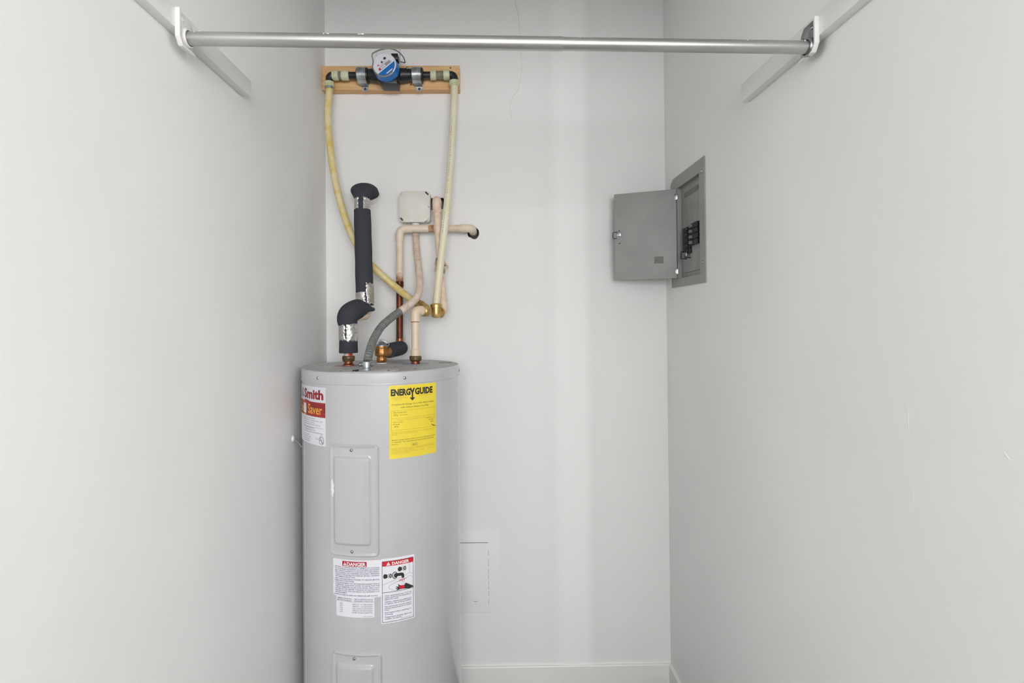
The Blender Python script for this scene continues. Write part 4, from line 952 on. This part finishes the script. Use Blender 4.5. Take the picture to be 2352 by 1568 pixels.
# recess and dead front
g = G(); xd = XR + .011
g.box(XR + .001, xd, OY0 - .003, OY0, OZ0 - .003, OZ1 + .003); g.box(XR + .001, xd, OY1, OY1 + .003, OZ0 - .003, OZ1 + .003); g.box(XR + .001, xd, OY0, OY1, OZ0 - .003, OZ0); g.box(XR + .001, xd, OY0, OY1, OZ1, OZ1 + .003)
obj('recess_sides', g, 'panel', ep)
g = G(); g.box(xd, xd + .004, OY0 - .003, OY1 + .003, OZ0 - .003, OZ1 + .003); df = obj('dead_front', g, 'panel_dark', ep)
g = G().prism(rr(1.625, 1.778, 1.430, 1.668, .010), 'x', xd - .0035, xd + .001); obj('raised_field', g, 'panel_dark', df, bevel=.0016)
xf = xd - .0035
g = G()
for a, b, c_, d_ in ((1.690, 1.7125, 1.588, 1.590), (1.690, 1.7125, 1.648, 1.650), (1.7110, 1.7125, 1.590, 1.648)): g.box(xf - .0012, xf, a, b, c_, d_)
obj('embossed_outline', g, 'panel', df)
# breakers: two columns of five
for col, (ya, yb) in enumerate(((1.700, 1.762), (1.635, 1.697))):
    for row in range(5):
        if col == 1 and row == 4: continue
        z1 = 1.5760 - row * .0172 - (0.004 if col == 0 else 0); z0 = z1 - .0160
        b = obj('breaker', G().box(xf - .008, xf, ya, yb, z0, z1), 'breaker', df, bevel=.0012)
        yc = ya + .047 if col == 1 else ya + .016
        obj('toggle', G().box(xf - .014, xf - .007, yc - .007, yc + .007, z0 + .0035, z1 - .0035), 'breaker' if col == 0 else 'mid_grey', b, bevel=.001)
# wire lock on the lowest handle
lk = obj('handle_lock', G().box(xf - .014, xf, 1.722, 1.742, 1.478, 1.492), 'zinc', df, bevel=.001)
for yy in (1.712, 1.748):
    c = [(xf, yy, 1.496), (xf - .017, yy, 1.496), (xf - .017, yy, 1.474), (xf, yy, 1.474)]
    obj('lock_wire', G().sweep(c, .0018, None, 6), 'black', lk)
obj('dark_strip', G().prism(rr(1.648, 1.772, 1.6735, 1.6900, .007), 'x', xd - .0008, xd + .0002), 'mid_grey', df)  # plain darker grey bar near the top of the dead front
obj('paper_tag', G().box(xf - .0006, xf + .0002, 1.638, 1.680, 1.4945, 1.5045), 'grey_print', df)
obj('paper_tag', G().box(xf - .0006, xf + .0002, 1.643, 1.660, 1.4520, 1.4545), 'grey_print', df)
# door, swung open past the corner
hinge = Vector((PX - .003, 1.794, 0)); free = Vector((.4300, 1.869, 0)); dd = (free - hinge); DL = dd.length; dd.normalize(); dn = Vector((-dd.y, dd.x, 0))
if dn.y > 0: dn = -dn
def dbox(name, a0, a1, t0, t1, z0, z1, m, parent, bevel=.0008):
    g = G(); v = []
    for z in (z0, z1):
        for a, t in ((a0, t0), (a1, t0), (a1, t1), (a0, t1)):
            p = hinge + dd * a + dn * t; v.append((p.x, p.y, z))
    g.add(v, [(0, 3, 2, 1), (4, 5, 6, 7), (0, 1, 5, 4), (1, 2, 6, 5), (2, 3, 7, 6), (3, 0, 4, 7)])
    return obj(name, g, m, parent, bevel=bevel)
dr = dbox('panel_door', .001, DL, -.0012, .0012, 1.4150, 1.7095, 'panel', ep, bevel=.0005)
dr['label'] = 'swung open grey door'
dbox('door_lip', .001, DL, -.009, -.0012, 1.4150, 1.4166, 'panel', dr, .0003); dbox('door_lip', .001, DL, -.009, -.0012, 1.7079, 1.7095, 'panel', dr, .0003); dbox('door_lip', DL - .0016, DL, -.009, -.0012, 1.4166, 1.7079, 'panel', dr, .0003)
dbox('faded_patch', .043, .073, .0011, .0014, 1.4660, 1.4890, 'mid_grey', dr, 0)
for z in (1.427, 1.674): dbox('hinge', -.003, .006, .0006, .0040, z, z + .019, 'screw', dr, .0006)
for a, z in ((DL - .016, 1.5830), (DL - .0165, 1.5400)):
    p = hinge + dd * a + dn * .0010; g = G(); g.lathe((p.x, p.y, z), dn, [(0, .0022), (.0006, .0022)], 10); obj('rivet_hole', g, 'black', dr)
p = hinge + dd * (DL - .019) + dn * .001
lt = dbox('latch', DL - .022, DL - .008, .0010, .0060, 1.5640, 1.5770, 'zinc', dr)
c = [hinge + dd * (DL - .004 + a) + dn * .003 + Vector((0, 0, z)) for a, z in ((-.006, 1.5785), (.007, 1.5785), (.0095, 1.575), (.0095, 1.562), (.007, 1.5575), (-.004, 1.5575))]
obj('latch_ring', G().sweep(c, .0013, None, 6), 'black', lt)

# ================================================================== SMALL THINGS ON THE BACK WALL
ap = thing('wall_access_panel', (-.04, YB, .257), 'painted over access hatch low on the back wall beside the heater', 'hatch')
g = G().prism(rr(-.155, .0240, .2575, .5450, .004), 'y', YB - .0022, YB); fr = obj('hatch_frame', g, 'wall_banded', ap, bevel=.0008)
g = G().prism(rr(-.125, -.0135, .2970, .5010, .002), 'y', YB - .0034, YB - .002); obj('hatch_door', g, 'wall_banded', ap, bevel=.0006)
g = G().box(-.118, -.0140, YB - .0037, YB - .0021, .5010, .5020); obj('seam', g, 'void', ap)
g = G()
random.seed(2)
z = .475
while z > .302:
    l = random.uniform(.006, .020); g.box(-.0137, -.0129, YB - .0036, YB - .0021, z - l, z); z -= l + random.uniform(.001, .012)
g.box(-.066, -.053, YB - .0036, YB - .0021, .2960, .2968); obj('seam', g, 'mid_grey', ap)
st = [(.0942, 2.46), (.1005, 2.40), (.109, 2.3693), (.1128, 2.33), (.1145, 2.2918), (.118, 2.24), (.1199, 2.2143), (.1200, 2.18), (.1178, 2.1523), (.1065, 2.0982), (.0846, 2.0673), (.0782, 2.0441), (.0800, 2.020), (.0855, 1.9946)]
c = curve([(.092, YB - .001, CEIL - .01)] + [(x, YB - .0012, z) for x, z in st], 120)
tag(obj('painted_string', G().sweep(c, [.0017 - .0007 * i / 119 for i in range(120)], None, 8), 'white_enamel', smooth=True), 'thin white string hanging down the back wall behind the rod', 'string')
